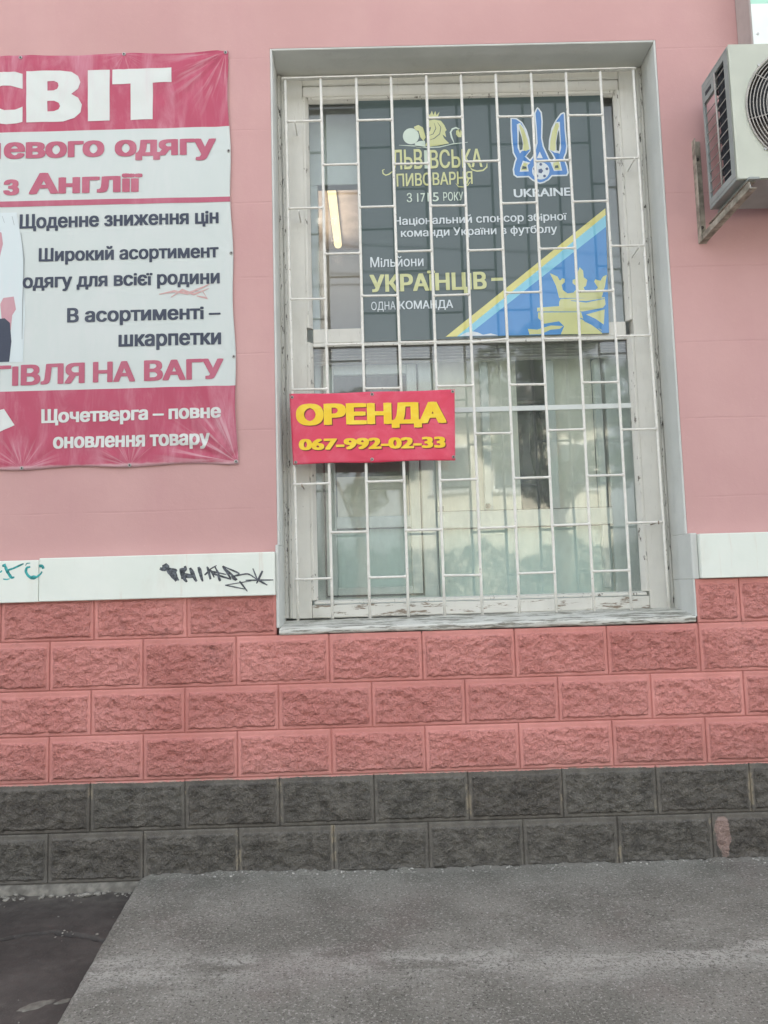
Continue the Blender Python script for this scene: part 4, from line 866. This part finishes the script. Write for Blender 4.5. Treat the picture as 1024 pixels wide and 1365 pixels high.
for k in range(7):
    z = 2.092 + k * .0145
    if sl is None: sl = build('blind_slat', MB().prism([(.345, z + .004), (.37, z), (.395, z + .006), (.395, z + .0085), (.37, z + .0028), (.345, z + .0065)], 'x', 1.325, 2.90), 'blind_slat', inn)
    else: dup(sl, WLOC[sl.name] + Vector((0, .001 * math.sin(k * 3), .0145 * k)), inn)

# the room behind
room = MB().box(-1.0, -.9, .403, 2.65, -.1, 3.70).box(5.2, 5.3, .403, 2.65, -.1, 3.70).box(-1.0, 5.3, 2.652, 2.75, -.1, 3.70)
build('room_walls', room, 'room_wall', shop)
bx('room_ceiling', 'room_ceiling', shop, -1.0, 5.3, .403, 2.65, 3.702, 3.80, bevel=0)
bx('room_floor', 'room_floor', shop, -1.0, 5.3, .403, 2.65, -.22, -.12, bevel=0)
lamp = empty('ceiling_lamp', (1.385, 1.98, 3.63), 'lit tube lamp on the ceiling inside, seen through upper left pane', 'lamp')
bx('lamp_body', 'house_trim', lamp, 1.355, 1.415, 1.50, 2.46, 3.672, 3.701)
build('tube', MB().tube([(1.385, 1.535, 3.645), (1.385, 2.425, 3.640)], .0290, 14), 'tube_glow', lamp)
for y in (1.68, 1.98, 2.28):
    pl = bpy.data.lights.new('tube_light', 'POINT'); pl.energy = .38; pl.color = (1.0, .74, .58); pl.shadow_soft_size = .03
    po = bpy.data.objects.new('tube_light', pl); COL.objects.link(po); po.parent = lamp; po.location = Vector((1.385, y, 3.47)) - WLOC[lamp.name]
for y in (1.515, 2.43): build('lamp_holder', MB().box(1.370, 1.400, y, y + .016, 3.63, 3.673), 'house_trim', lamp, bevel=.002)
rail = empty('clothes_rail', (2.44, .80, -.12), 'rail of dark clothes inside, behind the gap in the blinds', 'clothes rail')
build('rail_tube', MB().tube([(2.1, .80, 1.98), (2.9, .80, 1.98)], .012), 'steel', rail)
build('leg', MB().tube([(2.1, .80, -.12), (2.1, .80, 1.98)], .014), 'steel', rail); build('leg', MB().tube([(2.9, .80, -.12), (2.9, .80, 1.98)], .014), 'steel', rail)
GARM = ['black coat hanging at the left end of the indoor rail', 'rust brown jacket second on the indoor rail', 'dark coat third on the indoor rail, in the gap of the blinds', 'dark coat right of the middle of the indoor rail', 'rust brown jacket near the right end of the indoor rail', 'black coat hanging at the right end of the indoor rail']
for i in range(6):
    x = 2.20 + .11 * i; g = MB()
    for k in range(13):
        z = 1.93 - .085 * k; w = (.08 if k == 0 else .16 + .008 * k); t = .030 + .014 * math.sin(k + i)
        g.v += [(x - t, .80 - w, z), (x + t, .80 - w, z), (x + t + .006, .80 + w, z), (x - t, .80 + w, z)]
    for k in range(12):
        for q in range(4): g.f.append((k * 4 + q, k * 4 + (q + 1) % 4, (k + 1) * 4 + (q + 1) % 4, (k + 1) * 4 + q))
    g.f += [(0, 1, 2, 3), (48, 51, 50, 49)]; g.s = [False] * len(g.f)
    o = build('jacket', g, 'rust_cloth' if i % 3 == 1 else 'dark_cloth')
    tag(o, GARM[i], 'jacket', 'garments on the rail inside')

# ================================================================== grille
GY = .140
gr = empty('window_grille', (2.09, GY, .852), 'white painted welded steel bars in a staggered pattern over the window', 'window grille')
def rod(p0, p1, r, fat=1.0, wob=0, seed=0, n=8, N=12):
    P = []; R = []
    for i in range(N + 1):
        t = i / N; p = Vector(p0).lerp(Vector(p1), t)
        p += Vector((noise.noise((t * 2.5, seed, 1)), noise.noise((t * 2.5, seed, 2)) * .5, 0)) * wob
        P.append(p); R.append(r * (fat if i in (0, N) else 1))
    return MB().tube(P, R, n)
UP = [1.418 + .1687 * i for i in range(9)]
for i, x in enumerate(UP):
    dx = random.uniform(-.003, .003)
    build('upright_bar', rod((x + dx, GY, .857), (x, GY, 3.438), .0067, 1, .004, i * 3.3, 8, 16), 'grille_paint', gr)
build('upright_bar', rod((1.262, GY, .852), (1.245, GY, 3.442), .0066, 1, .002, 50), 'grille_paint', gr)
build('upright_bar', rod((2.938, GY, .862), (2.925, GY, 3.455), .0066, 1, .002, 51), 'grille_paint', gr)
build('top_rail', MB().prism([(GY - .014, -.005), (GY + .010, -.005), (GY + .010, .015), (GY + .006, .015), (GY + .006, -.001), (GY - .014, -.001)], 'x', 0, 1.708), 'grille_paint', gr, bevel=.001)
tr_ = [o for o in gr.children if o.name.startswith('top_rail')][0]
tr_.location = Vector((2.084, GY - .002, 3.439)) - WLOC[gr.name]; tr_.rotation_euler = (0, -.0075, 0)
COLS = [1.252] + UP + [2.931]
cb = None
for c in range(10):
    zs = [1.036 + .437 * k for k in range(6)] if c % 2 == 0 else [1.250 + .4368 * k for k in range(5)]
    for k, z in enumerate(zs):
        a, b = COLS[c], COLS[c + 1]
        z += random.uniform(-.004, .004)
        if cb is None:
            cb = build('cross_bar', rod((a, GY - .002, z), (b, GY - .002, z), .0056, 1.6, .0015, 4), 'grille_paint', gr, base=((a + b) / 2, GY - .002, z))
            L0 = b - a; o = cb
        else:
            o = dup(cb, ((a + b) / 2, GY - .002, z), gr)
            o.scale = ((b - a) / L0, 1, 1)
        o.rotation_euler = (0, random.uniform(-.012, .012), 0)
        if c == 5 and k == 2: o.rotation_euler = (0, -.07, 0)
for i, (x, z) in enumerate(((1.290, 3.215), (1.300, 2.770), (1.292, 1.466), (1.296, 1.038), (2.905, 2.990), (2.912, 1.252), (2.900, 2.553))):
    mb = MB().tube([(x, GY - .006, z), (x, .238, z - .004)], .0030, 6).tube([(x, GY - .008, z + .006), (x, GY - .008, z - .010)], .0028, 6)
    build('clip', mb, 'clip_rust' if i % 3 == 2 else 'grille_paint', gr)

# ================================================================== poster on the window
PY = .2560
pos = empty('window_poster', (2.2, PY, 2.168), 'dark slate brewery poster with yellow and white words, football crest and blue corner', 'poster')
pos_sheet = [(1.5960, 3.3995), (2.8120, 3.4020), (2.7735, 2.1775), (1.5850, 2.1685)]
build('sheet', MB().prism(pos_sheet, 'y', PY, PY + .0022), 'slate', pos)
flat = lambda x, z: (x, PY, z)
for nm, mt, layer, loops in POSTER_SHAPES:
    if mt == 'navy': mt = 'crest_navy'
    shape_part(nm, mt, loops, pos, flat, .0003 * layer)
for spx in POSTER_TEXT:
    text_part(spx, pos, flat, .0022)

# ================================================================== small red banner tied to the grille
def rent_fold(x, z):
    u = (x - 1.243) / .757; v = (z - 1.56) / .333
    f = .0042 * noise.noise((x * 4.5, z * 5, 3)) + .0026 * noise.noise((x * 11, z * 8, 5)) + .0012 * math.sin((x * .8 + z) * 60) * max(0, noise.noise((x * 5, z * 5, 8)))
    for cx_, cz_ in ((1.615, 1.575), (1.2657, 1.572), (1.994, 1.572), (1.994, 1.878), (1.254, 1.872)):
        r = math.hypot(x - cx_, z - cz_); a = math.atan2(z - cz_, x - cx_)
        f += .0022 * math.exp(-r / .09) * math.sin(a * 7 + r * 20)
    return f
def rent_surf(x, z):
    u = max(0, min(1, (x - 1.2431) / (2.0 - 1.2431)))
    dz = 0
    if z < 1.62: dz = .004 * math.sin(u * math.pi * 2) ** 2 * (1.62 - z) / .06
    if z > 1.84: dz = -.003 * math.sin(u * math.pi * 2) ** 2 * (z - 1.84) / .05
    return (x, .1250 - rent_fold(x, z), z + dz)
def sheet_mesh(x0f, x1f, z0, z1, nx, nz, surf, th, breaks=None):
    mb = MB(); q = nx + 1; mb.mi = []
    if breaks:                            # rows follow the (slightly sloping) borders of the print
        rows = []
        for (l0, r0, m), (l1, r1, _m) in zip(breaks, breaks[1:]):
            c = max(2, round((l1 - l0) / .0118))
            rows += [(l0 + (l1 - l0) * i / c, r0 + (r1 - r0) * i / c, m) for i in range(c)]
        rows.append(breaks[-1]); nz = len(rows) - 1
    else: rows = [(z0 + (z1 - z0) * k / nz,) * 2 + (0,) for k in range(nz + 1)]
    for s in (0, 1):
        for k in range(nz + 1):
            for i in range(nx + 1):
                z = rows[k][0] + (rows[k][1] - rows[k][0]) * i / nx
                x = x0f(z) + (x1f(z) - x0f(z)) * i / nx
                X_, Y_, Z_ = surf(x, z); mb.v.append((X_, Y_ + s * th, Z_))
    N = q * (nz + 1)
    for k in range(nz):
        for i in range(nx):
            a = k * q + i
            mb.f.append((a, a + 1, a + q + 1, a + q)); mb.f.append((N + a, N + a + q, N + a + q + 1, N + a + 1)); mb.s += [True, True]; mb.mi += [rows[k][2], 0]
    rim = [i for i in range(q)] + [k * q + nx for k in range(1, nz + 1)] + [nz * q + i for i in range(nx - 1, -1, -1)] + [k * q for k in range(nz - 1, 0, -1)]
    for i in range(len(rim)):
        a, b = rim[i], rim[(i + 1) % len(rim)]
        mb.f.append((b, a, N + a, N + b)); mb.s.append(False); mb.mi.append(0)
    return mb
rent = empty('rent_banner', (1.62, .125, 1.56), 'small bright red banner with yellow letters and phone number tied to the window bars', 'banner')
build('sheet', sheet_mesh(lambda z: 1.2431 + (1.8905 - z) * .033, lambda z: 2.0043 - (1.8914 - z) * .026, 1.5600, 1.8910, 76, 34, rent_surf, .0009), 'rent_red', rent, fix=False)
for spx in RENT_TEXT:
    text_part(spx, rent, rent_surf, .0006, .018, 'rent_shadow', dx=.0045, dz=-.0045)
    text_part(spx, rent, rent_surf, .0011, .018, 'rent_yellow')
def grommet(x, z, surf, parent, screw=True, R=.0085, out=.0035):
    X_, Y_, Z_ = surf(x, z)
    g = build('grommet', MB().ring((X_, Y_ - .0012, Z_), R * .72, R * .30, 'y', 18, 6), 'steel', parent)
    build('screw', MB().disc((X_, Y_ - .0005, Z_), R * .48, out, 10), 'dark_screw', g)
for x, z in ((1.2545, 1.8740), (1.623, 1.8790), (1.9950, 1.8810), (1.2660, 1.5710), (1.615, 1.5750), (1.9880, 1.5760)): grommet(x, z, rent_surf, rent, R=.0078)
for x, z in ((1.2545, 1.8740), (1.623, 1.8790), (1.9950, 1.8810), (1.2660, 1.5710), (1.615, 1.5750)):
    s = 1 if z > 1.7 else -1
    pts = [(x, .118, z), (x - .006, .112, z + s * .009), (x - .004, .135, z + s * .020), (x + .004, .150, z + s * .014), (x, .130, z)]
    build('tie_wire', MB().tube(pts, .0011, 5), 'steel', rent)

# ================================================================== large faded banner on the wall
BY = .0430
BX1 = lambda z: .9922 + (3.5205 - z) * .0141
def wr(x, z):
    f = .0042 * noise.noise((x * 1.9, z * 1.6, 3)) + .0016 * noise.noise((x * 6.5, z * 3.0, 8))
    def fan(cx_, cz_, A, D, k, s):
        r = math.hypot(x - cx_, z - cz_); a = math.atan2(z - cz_, x - cx_)
        return A * math.exp(-r / D) * min(1, r / .05) * math.sin(a * k + 2.5 * noise.noise((a * 2, r * 3, s)))
    f += fan(1.014, 1.568, .0078, .30, 17, 1) + fan(.982, 3.516, .0060, .30, 15, 2)
    f += fan(.537, 1.561, .0048, .13, 10, 3) + fan(.058, 1.561, .0048, .15, 10, 4) + fan(.5036, 3.5165, .0022, .13, 9, 5) + fan(.02, 3.5094, .0022, .13, 9, 6)
    for cz_ in (3.024, 2.533, 2.048): f += fan(1.004, cz_, .0022, .07, 9, cz_)
    low = max(0, min(1, (1.93 - z) / .08)) + max(0, min(1, (z - 3.14) / .08))
    f += low * .0022 * math.sin((x * .75 + z * .66) * 58 + 3.5 * noise.noise((x * 3, z * 3, 12))) * (.4 + .9 * noise.noise((x * 3.3, z * 3.3, 15)))
    return f
def ban(x, z):
    dz = dx = 0
    if z < 1.66:
        ph = (x - .058) / .479 * math.pi
        dz = (.010 * math.sin(ph) ** 2) * (1.66 - z) / .1
    if z > 3.42:
        ph = (x - .02) / .482 * math.pi
        dz = -.007 * math.sin(ph) ** 2 * (z - 3.42) / .1
    e = BX1(z) - x
    if e < .06:
        ph = (z - 1.5687) / .4877 * math.pi
        dx = -.008 * math.sin(ph) ** 2 * (1 - max(0, e) / .06)
    return (x + dx, BY - wr(x, z), z + dz)
big = empty('clothes_shop_banner', (.3, BY, 1.555), 'large faded crimson and white clothes shop banner screwed to the pink wall', 'banner')
build('sheet', sheet_mesh(lambda z: -1.0, BX1, 0, 0, 170, 0, ban, .0009, [(1.5555, 1.5555, 1), (1.9140, 1.9150, 0), (3.135, 3.1456, 1), (3.5205, 3.5205, 1)]), ['banner_white', 'banner_red'], big, fix=False)
for nm, mt, layer, loops in BANNER_SHAPES:
    shape_part(nm, mt, loops, big, ban, .0009 + .0003 * layer, .0125)
for spx in BANNER_TEXT:
    text_part(spx, big, ban, .0018, .0125)
for x, z in ((.0203, 3.5094), (.5036, 3.5150), (.9800, 3.5110), (.9900, 3.0239), (.9970, 2.5333), (1.0040, 2.0482), (1.0090, 1.5687), (.5367, 1.5640), (.0577, 1.5640), (-.45, 3.511), (-.42, 1.564)): grommet(x, z, ban, big)

# ================================================================== air conditioner
ac = empty('air_conditioner', (3.56, -.195, 2.633), 'grey white outdoor air conditioning unit with round fan guard on wall brackets', 'air conditioner')
AX0, AX1, AY0, AY1, AZ0, AZ1 = 3.160, 3.960, -.330, -.060, 2.633, 3.224
FC, FR = (3.487, 2.943), .262
fp = MB(); N = 64
out = []
for i in range(N):
    a = 2 * math.pi * i / N; c_, s_ = math.cos(a), math.sin(a)
    t = min(((AX1 - FC[0]) / c_ if c_ > 1e-6 else 9), ((AX0 - FC[0]) / c_ if c_ < -1e-6 else 9), ((AZ1 - FC[1]) / s_ if s_ > 1e-6 else 9), ((AZ0 - FC[1]) / s_ if s_ < -1e-6 else 9))
    out.append((FC[0] + c_ * t, FC[1] + s_ * t))
# panel outline with its four true corners
for y in (AY0, AY0 + .012):
    fp.v += [(FC[0] + FR * math.cos(2 * math.pi * i / N), y, FC[1] + FR * math.sin(2 * math.pi * i / N)) for i in range(N)]
    fp.v += [(p[0], y, p[1]) for p in out]
    fp.v += [(AX1, y, AZ1), (AX0, y, AZ1), (AX0, y, AZ0), (AX1, y, AZ0)]
S = 2 * N + 4
for b in (0, S):
    for i in range(N):
        j = (i + 1) % N
        o1, o2 = out[i], out[j]
        if abs(o1[0] - o2[0]) > 1e-6 and abs(o1[1] - o2[1]) > 1e-6:
            cx_ = o1[0] if abs(abs(o1[0]) - AX1) < 1e-6 or abs(o1[0] - AX0) < 1e-6 else o2[0]
            cz_ = o1[1] if abs(o1[1] - AZ1) < 1e-6 or abs(o1[1] - AZ0) < 1e-6 else o2[1]
            ci = {(1, 1): 0, (0, 1): 1, (0, 0): 2, (1, 0): 3}[(int(cx_ > 3.5), int(cz_ > 2.9))]
            fp.f.append((b + i, b + N + i, b + 2 * N + ci, b + N + j, b + j))
        else: fp.f.append((b + i, b + N + i, b + N + j, b + j))
for i in range(N): fp.f.append((i, (i + 1) % N, S + (i + 1) % N, S + i))
fp.s = [False] * len(fp.f)
build('front_panel', fp, 'ac_white', ac)
bx('top_panel', 'ac_side', ac, AX0, AX1, AY0 + .0125, AY1, AZ1 - .010, AZ1, bevel=.002)
bx('bottom_panel', 'ac_side', ac, AX0, AX1, AY0 + .0125, AY1, AZ0, AZ0 + .016, bevel=.002)
bx('right_panel', 'ac_side', ac, AX1 - .010, AX1, AY0 + .0125, AY1, AZ0 + .0165, AZ1 - .0105, bevel=.002)
bx('back_panel', 'ac_side', ac, 3.40, AX1 - .011, AY1 - .010, AY1, AZ0 + .0165, AZ1 - .0105, bevel=.002)
lf = MB().box(AX0, AX0 + .012, AY0 + .0125, -.281, AZ0 + .0165, AZ1 - .0105).box(AX0, AX0 + .012, -.075, AY1, AZ0 + .0165, AZ1 - .0105)
lf.box(AX0, AX0 + .012, -.2808, -.0752, AZ0 + .0165, AZ0 + .045).box(AX0, AX0 + .012, -.2808, -.0752, AZ1 - .035, AZ1 - .0105).box(AX0, AX0 + .012, -.186, -.0752, 3.125, AZ1 - .0355)
build('side_frame', lf, 'ac_side', ac, bevel=.001)
build('handle_slot', MB().box(AX0 - .001, AX0 + .001, -.155, -.095, 3.150, 3.168), 'ac_dark', ac)
build('side_wire', MB().tube([(AX0 + .002, -.188, AZ0 + .04), (AX0 + .002, -.188, AZ1 - .03)], .0045, 6), 'guard_metal', ac)
sw = None
for k in range(11):
    z = AZ0 + .072 + .0455 * k
    if sw is None: sw = build('side_wire', MB().tube([(AX0 + .005, -.284, z), (AX0 + .005, -.074, z)], .0022, 6), 'guard_metal', ac)
    else: dup(sw, WLOC[sw.name] + Vector((0, 0, .0455 * k)), ac)
coil = MB().box(3.1800, 3.1840, -.30, -.186, AZ0 + .02, AZ1 - .02)
for k in range(28): coil.box(3.1730, 3.1798, -.30 + .004 * k, -.2988 + .004 * k, AZ0 + .02, AZ1 - .02)
build('coil', coil, 'ac_dark', ac)
for k in range(7): build('coil_bend', MB().ring((3.196, -.150, AZ0 + .06 + .075 * k), .020, .0045, 'x', 16, 6), 'ac_dark', ac)
build('fan_shroud', MB().tube([(FC[0], -.318, FC[1]), (FC[0], -.20, FC[1])], FR - .004, 48, cap=False), 'ac_inner', ac)
build('inner_plate', MB().box(3.225, 3.84, -.150, -.146, AZ0 + .02, AZ1 - .02), 'ac_inner', ac)
fan = build('fan', MB().tube([(FC[0], -.295, FC[1]), (FC[0], -.285, FC[1]), (FC[0], -.21, FC[1])], [.03, .06, .06], 24), 'ac_dark', ac)
for k in range(3):
    b = MB(); a0 = k * 2 * math.pi / 3 + .15
    for i in range(9):
        t = i / 8
        for q in range(9):
            s = q / 8; r = .055 + (.235 - .055) * s
            a = a0 + (t - .5) * (1.15 - .25 * s) + .35 * s
            b.v.append((FC[0] + r * math.cos(a), -.285 + .065 * t + .01 * s, FC[1] + r * math.sin(a)))
    m = len(b.v)
    b.v += [(p[0], p[1] + .003, p[2]) for p in b.v]
    for i in range(8):
        for q in range(8):
            e = i * 9 + q; b.f.append((e, e + 1, e + 10, e + 9)); b.f.append((m + e, m + e + 9, m + e + 10, m + e + 1))
    rim = [q for q in range(9)] + [i * 9 + 8 for i in range(1, 9)] + [72 + q for q in range(7, -1, -1)] + [i * 9 for i in range(7, 0, -1)]
    for i in range(len(rim)): b.f.append((rim[i], rim[(i + 1) % len(rim)], m + rim[(i + 1) % len(rim)], m + rim[i]))
    b.s = [True] * len(b.f)
    build('fan_blade', b, 'ac_dark', fan)
gd = MB(); k = 0; r = FR + .006
while r > .05:
    gd.ring((FC[0], AY0 - .004 - .016 * (1 - (r / FR) ** 2), FC[1]), r, .0022 if k else .004, 'y', 56, 5); r -= .0135; k += 1
for k in range(8):
    a = 2 * math.pi * k / 8 + .20
    pts = [(FC[0] + q * math.cos(a), AY0 - .0015 - .016 * (1 - (q / FR) ** 2), FC[1] + q * math.sin(a)) for q in (FR + .012, .2, .14, .09, .04)]
    gd.tube(pts, .0024, 5)
gd.disc((FC[0], AY0 - .016, FC[1]), .045, .006, 24)
build('fan_guard', gd, 'guard_metal', ac)
for a in (.75, 2.40, 3.88, 5.55): build('screw', MB().disc((FC[0] + (FR + .012) * math.cos(a), AY0, FC[1] + (FR + .012) * math.sin(a)), .006, .004, 10), 'steel', ac)
for x in (3.20, 3.88): build('foot', MB().box(x, x + .045, -.345, -.045, 2.622, 2.6325), 'ac_side', ac, bevel=.001)

def bracket(x, lb):
    br = empty('wall_bracket', (x, PW, 2.52), lb, 'bracket', 'steel brackets carrying the air conditioner')
    build('wall_leg', MB().box(x - .022, x + .016, PW - .004, PW, 2.525, 3.02).box(x - .022, x - .018, PW - .034, PW - .0042, 2.525, 3.02), 'bracket_paint', br, bevel=.0008)
    d = MB()
    for (a, b_) in (((-.018, -.014), (0, .030)), ((-.0138, .014), (0, .004))):
        y0, z0, y1, z1 = PW - .006, 2.528, -.338, 2.585
        vs = []
        for (yy, zz, sx) in ((y0, z0, 0), (y1, z1, .052)):
            for xx in a:
                for hh in b_: vs.append((x + xx + sx, yy, zz + hh))
        d.add(vs, [(0, 1, 3, 2), (4, 6, 7, 5), (0, 4, 5, 1), (2, 3, 7, 6), (0, 2, 6, 4), (1, 5, 7, 3)])
    build('brace', d, 'bracket_paint', br, bevel=.0008)
    build('arm', MB().box(x + .030, x + .066, PW - .38, PW - .0045, 2.6165, 2.6205), 'bracket_paint', br)
    build('bolt', MB().tube([(x + .044, -.325, 2.580), (x + .044, -.325, 2.628)], .004, 8).tube([(x + .044, -.325, 2.588), (x + .044, -.325, 2.596)], .008, 6), 'steel', br)
    for z in (2.60, 2.93): build('bolt', MB().disc((x - .002, PW - .004, z), .008, .006, 6), 'dark_screw', br)
bracket(3.168, 'steel wall bracket under the fan end of the air conditioner')
bracket(3.860, 'steel wall bracket under the far right end of the air conditioner')

# ================================================================== sign box above it
sg = empty('shop_sign', (4.3, .0, 3.30), 'white and green box sign at the top right corner above the air conditioner', 'sign')
bx('sign_box', 'sign_side', sg, 3.398, 5.4, -.078, PW - .001, 3.305, 4.5, bevel=.003)
bx('sign_face', 'sign_white', sg, 3.404, 5.39, -.081, -.0785, 3.31, 3.600, bevel=0)
bx('sign_face', 'sign_green', sg, 3.404, 5.39, -.081, -.0785, 3.6003, 4.49, bevel=0)
build('screw', MB().disc((3.425, -.081, 3.452), .006, .003, 10), 'steel', sg)

# ================================================================== across the street (seen in the panes)
HY = -20.5
house = empty('street_house', (4.8, HY - 4, -.12), 'sunlit cream house across the street, mirrored in the lower panes', 'house')
bx('wall', 'house_cream', house, 2.6, 9.0, HY - 8, HY, -.13, 6.2, bevel=0)
build('roof', MB().prism([(HY + .5, 6.202), (HY - 8.5, 6.202), (HY - 4, 8.4)], 'x', 2.2, 9.4), 'roof_tin', house)
for x in (3.4, 5.4, 7.4):
    for z in (3.9,):
        w_ = build('window', MB().box(x - .06, x, HY, HY + .06, z, z + 1.4).box(x + 1.1, x + 1.16, HY, HY + .06, z, z + 1.4).box(x - .06, x + 1.16, HY, HY + .06, z + 1.4, z + 1.47).box(x - .1, x + 1.2, HY, HY + .12, z - .06, z), 'house_trim', house)
        bx('pane', 'pane_dark', w_, x + .002, x + 1.098, HY, HY + .01, z + .001, z + 1.399, bevel=0)
h2 = empty('street_house', (-6, HY - 4, -.12), 'pale low house across the street left of the cream one', 'house')
bx('wall', 'house_pale', h2, -11, -1.2, HY - 7, HY + 1, -.13, 3.4, bevel=0)
build('roof', MB().prism([(HY + 1.5, 3.402), (HY - 7.5, 3.402), (HY - 3, 5.2)], 'x', -11.4, -.8), 'roof_tin', h2)
for x in (-9.5, -6.9, -4.0):
    w_ = build('window', MB().box(x - .06, x + 1.16, HY + 1, HY + 1.04, .9, 2.4), 'house_trim', h2)
    bx('pane', 'pane_dark', w_, x + .002, x + 1.098, HY + 1.04, HY + 1.05, .96, 2.34, bevel=0)

def leaves(mb, cx, cy, cz, rx, ry, rz, n_, s, rnd):
    for _ in range(n_):
        while True:
            p = Vector((rnd.uniform(-1, 1), rnd.uniform(-1, 1), rnd.uniform(-1, 1)))
            if .25 < p.length < 1: break
        k = noise.noise((p.x * 2.2 + cx, p.y * 2.2 + cy, p.z * 2.2 + cz))
        if k < -.18: continue
        c = Vector((cx + p.x * rx, cy + p.y * ry, cz + p.z * rz))
        u = Vector((rnd.gauss(0, 1), rnd.gauss(0, 1), rnd.gauss(0, 1))).normalized(); w = u.orthogonal().normalized()
        ss = s * rnd.uniform(.6, 1.3)
        mb.add([c - u * ss, c - w * ss * .45, c + u * ss, c + w * ss * .45], [(0, 1, 2, 3)])
def tree(x, y, h, blobs, label, mat='leaf', s=.09, den=1500):
    rnd = random.Random(int(x * 100)); t = empty('street_tree', (x, y, -.2), label, 'tree')
    mb = MB().tube([(x, y, -.25), (x + .05, y, h * .25), (x - .05, y + .05, h * .5), (x + .1, y, h * .75)], [.19, .15, .11, .04], 10)
    for bxx, by, bz, r in blobs:
        mb.tube([(x, y, h * .35), (x + bxx * .5, y + by * .5, (h * .35 + bz) / 2 + .2), (x + bxx, y + by, bz)], [.08, .05, .015], 6)
    build('trunk', mb, 'bark', t)
    c = MB()
    for bxx, by, bz, r in blobs: leaves(c, x + bxx, y + by, bz, r, r, r * .75, int(den * r * r), s, rnd)
    build('crown', c, mat, t, fix=False)
tree(5.6, -13.2, 6.8, [(-.6, 0, 5.6, 1.3), (.8, .3, 5.0, 1.2), (-.9, .2, 4.0, .9), (.3, -.3, 6.5, .9), (1.3, 0, 3.6, .8), (-.1, 0, 3.2, .7)], 'leafy tree across the street right of the window middle, mirrored in the panes')
tree(1.15, -15, 6.0, [(0, 0, 4.9, 1.2), (-.9, .2, 4.3, .9), (.9, 0, 4.0, .9), (.2, .2, 3.2, .6)], 'darker tree across the street, mirrored behind the small red banner')
tree(9.6, -14, 7.5, [(0, 0, 6, 1.6), (-1.2, 0, 4.7, 1.2), (1.1, 0, 4.8, 1.2), (-.4, 0, 3.4, .9)], 'tall leafy tree across the street, mirrored at the right edge of the panes', 'leaf_pale')
tree(-5.0, -15, 7.5, [(0, 0, 6, 1.6), (-1.2, 0, 4.7, 1.2), (1.1, 0, 4.8, 1.2)], 'tree on the far pavement to the left, beyond the pale low house front')
hd = MB(); rh = random.Random(2)
for i in range(40000):
    x = rh.uniform(-14, 16); y = rh.uniform(-17.6, -16.6); top = 1.95 + .45 * noise.noise((x * .8, 0, 3)) + .25 * noise.noise((x * 3, 0, 5))
    z = rh.uniform(-.1, max(.5, top)); c = Vector((x, y, z)); u = Vector((rh.gauss(0, 1), rh.gauss(0, 1), rh.gauss(0, 1))).normalized(); w = u.orthogonal().normalized()
    hd.add([c - u * .055, c - w * .03, c + u * .055, c + w * .03], [(0, 1, 2, 3)])
build('hedge', hd, 'hedge_leaf', fix=False, kind='stuff')
def pole(x, y, lb):
    p = empty('utility_pole', (x, y, -.25), lb, 'pole')
    build('shaft', MB().tube([(x, y, -.25), (x, y, 8.2)], [.13, .085], 12), 'pole_concrete', p)
    build('cross_arm', MB().box(x - .05, x + .05, y - .7, y + .7, 7.7, 7.78), 'steel', p)
pole(.70, -10.6, 'concrete utility pole across the street, mirrored in the upper left pane')
pole(26, -10.6, 'concrete utility pole far to the right along the street')
pole(-24, -10.6, 'concrete utility pole far to the left along the street')
for i, (y, z, lb) in enumerate(((-11.2, 7.9, 'upper black cable strung along the street'), (-10.6, 7.1, 'middle black cable strung along the street'), (-10.0, 6.6, 'lowest black cable strung along the street'))):
    pts = []
    for a, b in ((-24, .7), (.7, 26)):
        for k in range(17):
            t = k / 16; pts.append((a + (b - a) * t, y, z - 4 * .55 * t * (1 - t)))
    build('cable', MB().tube(pts, .018, 6), 'cable_black', label=lb, cat='cable')
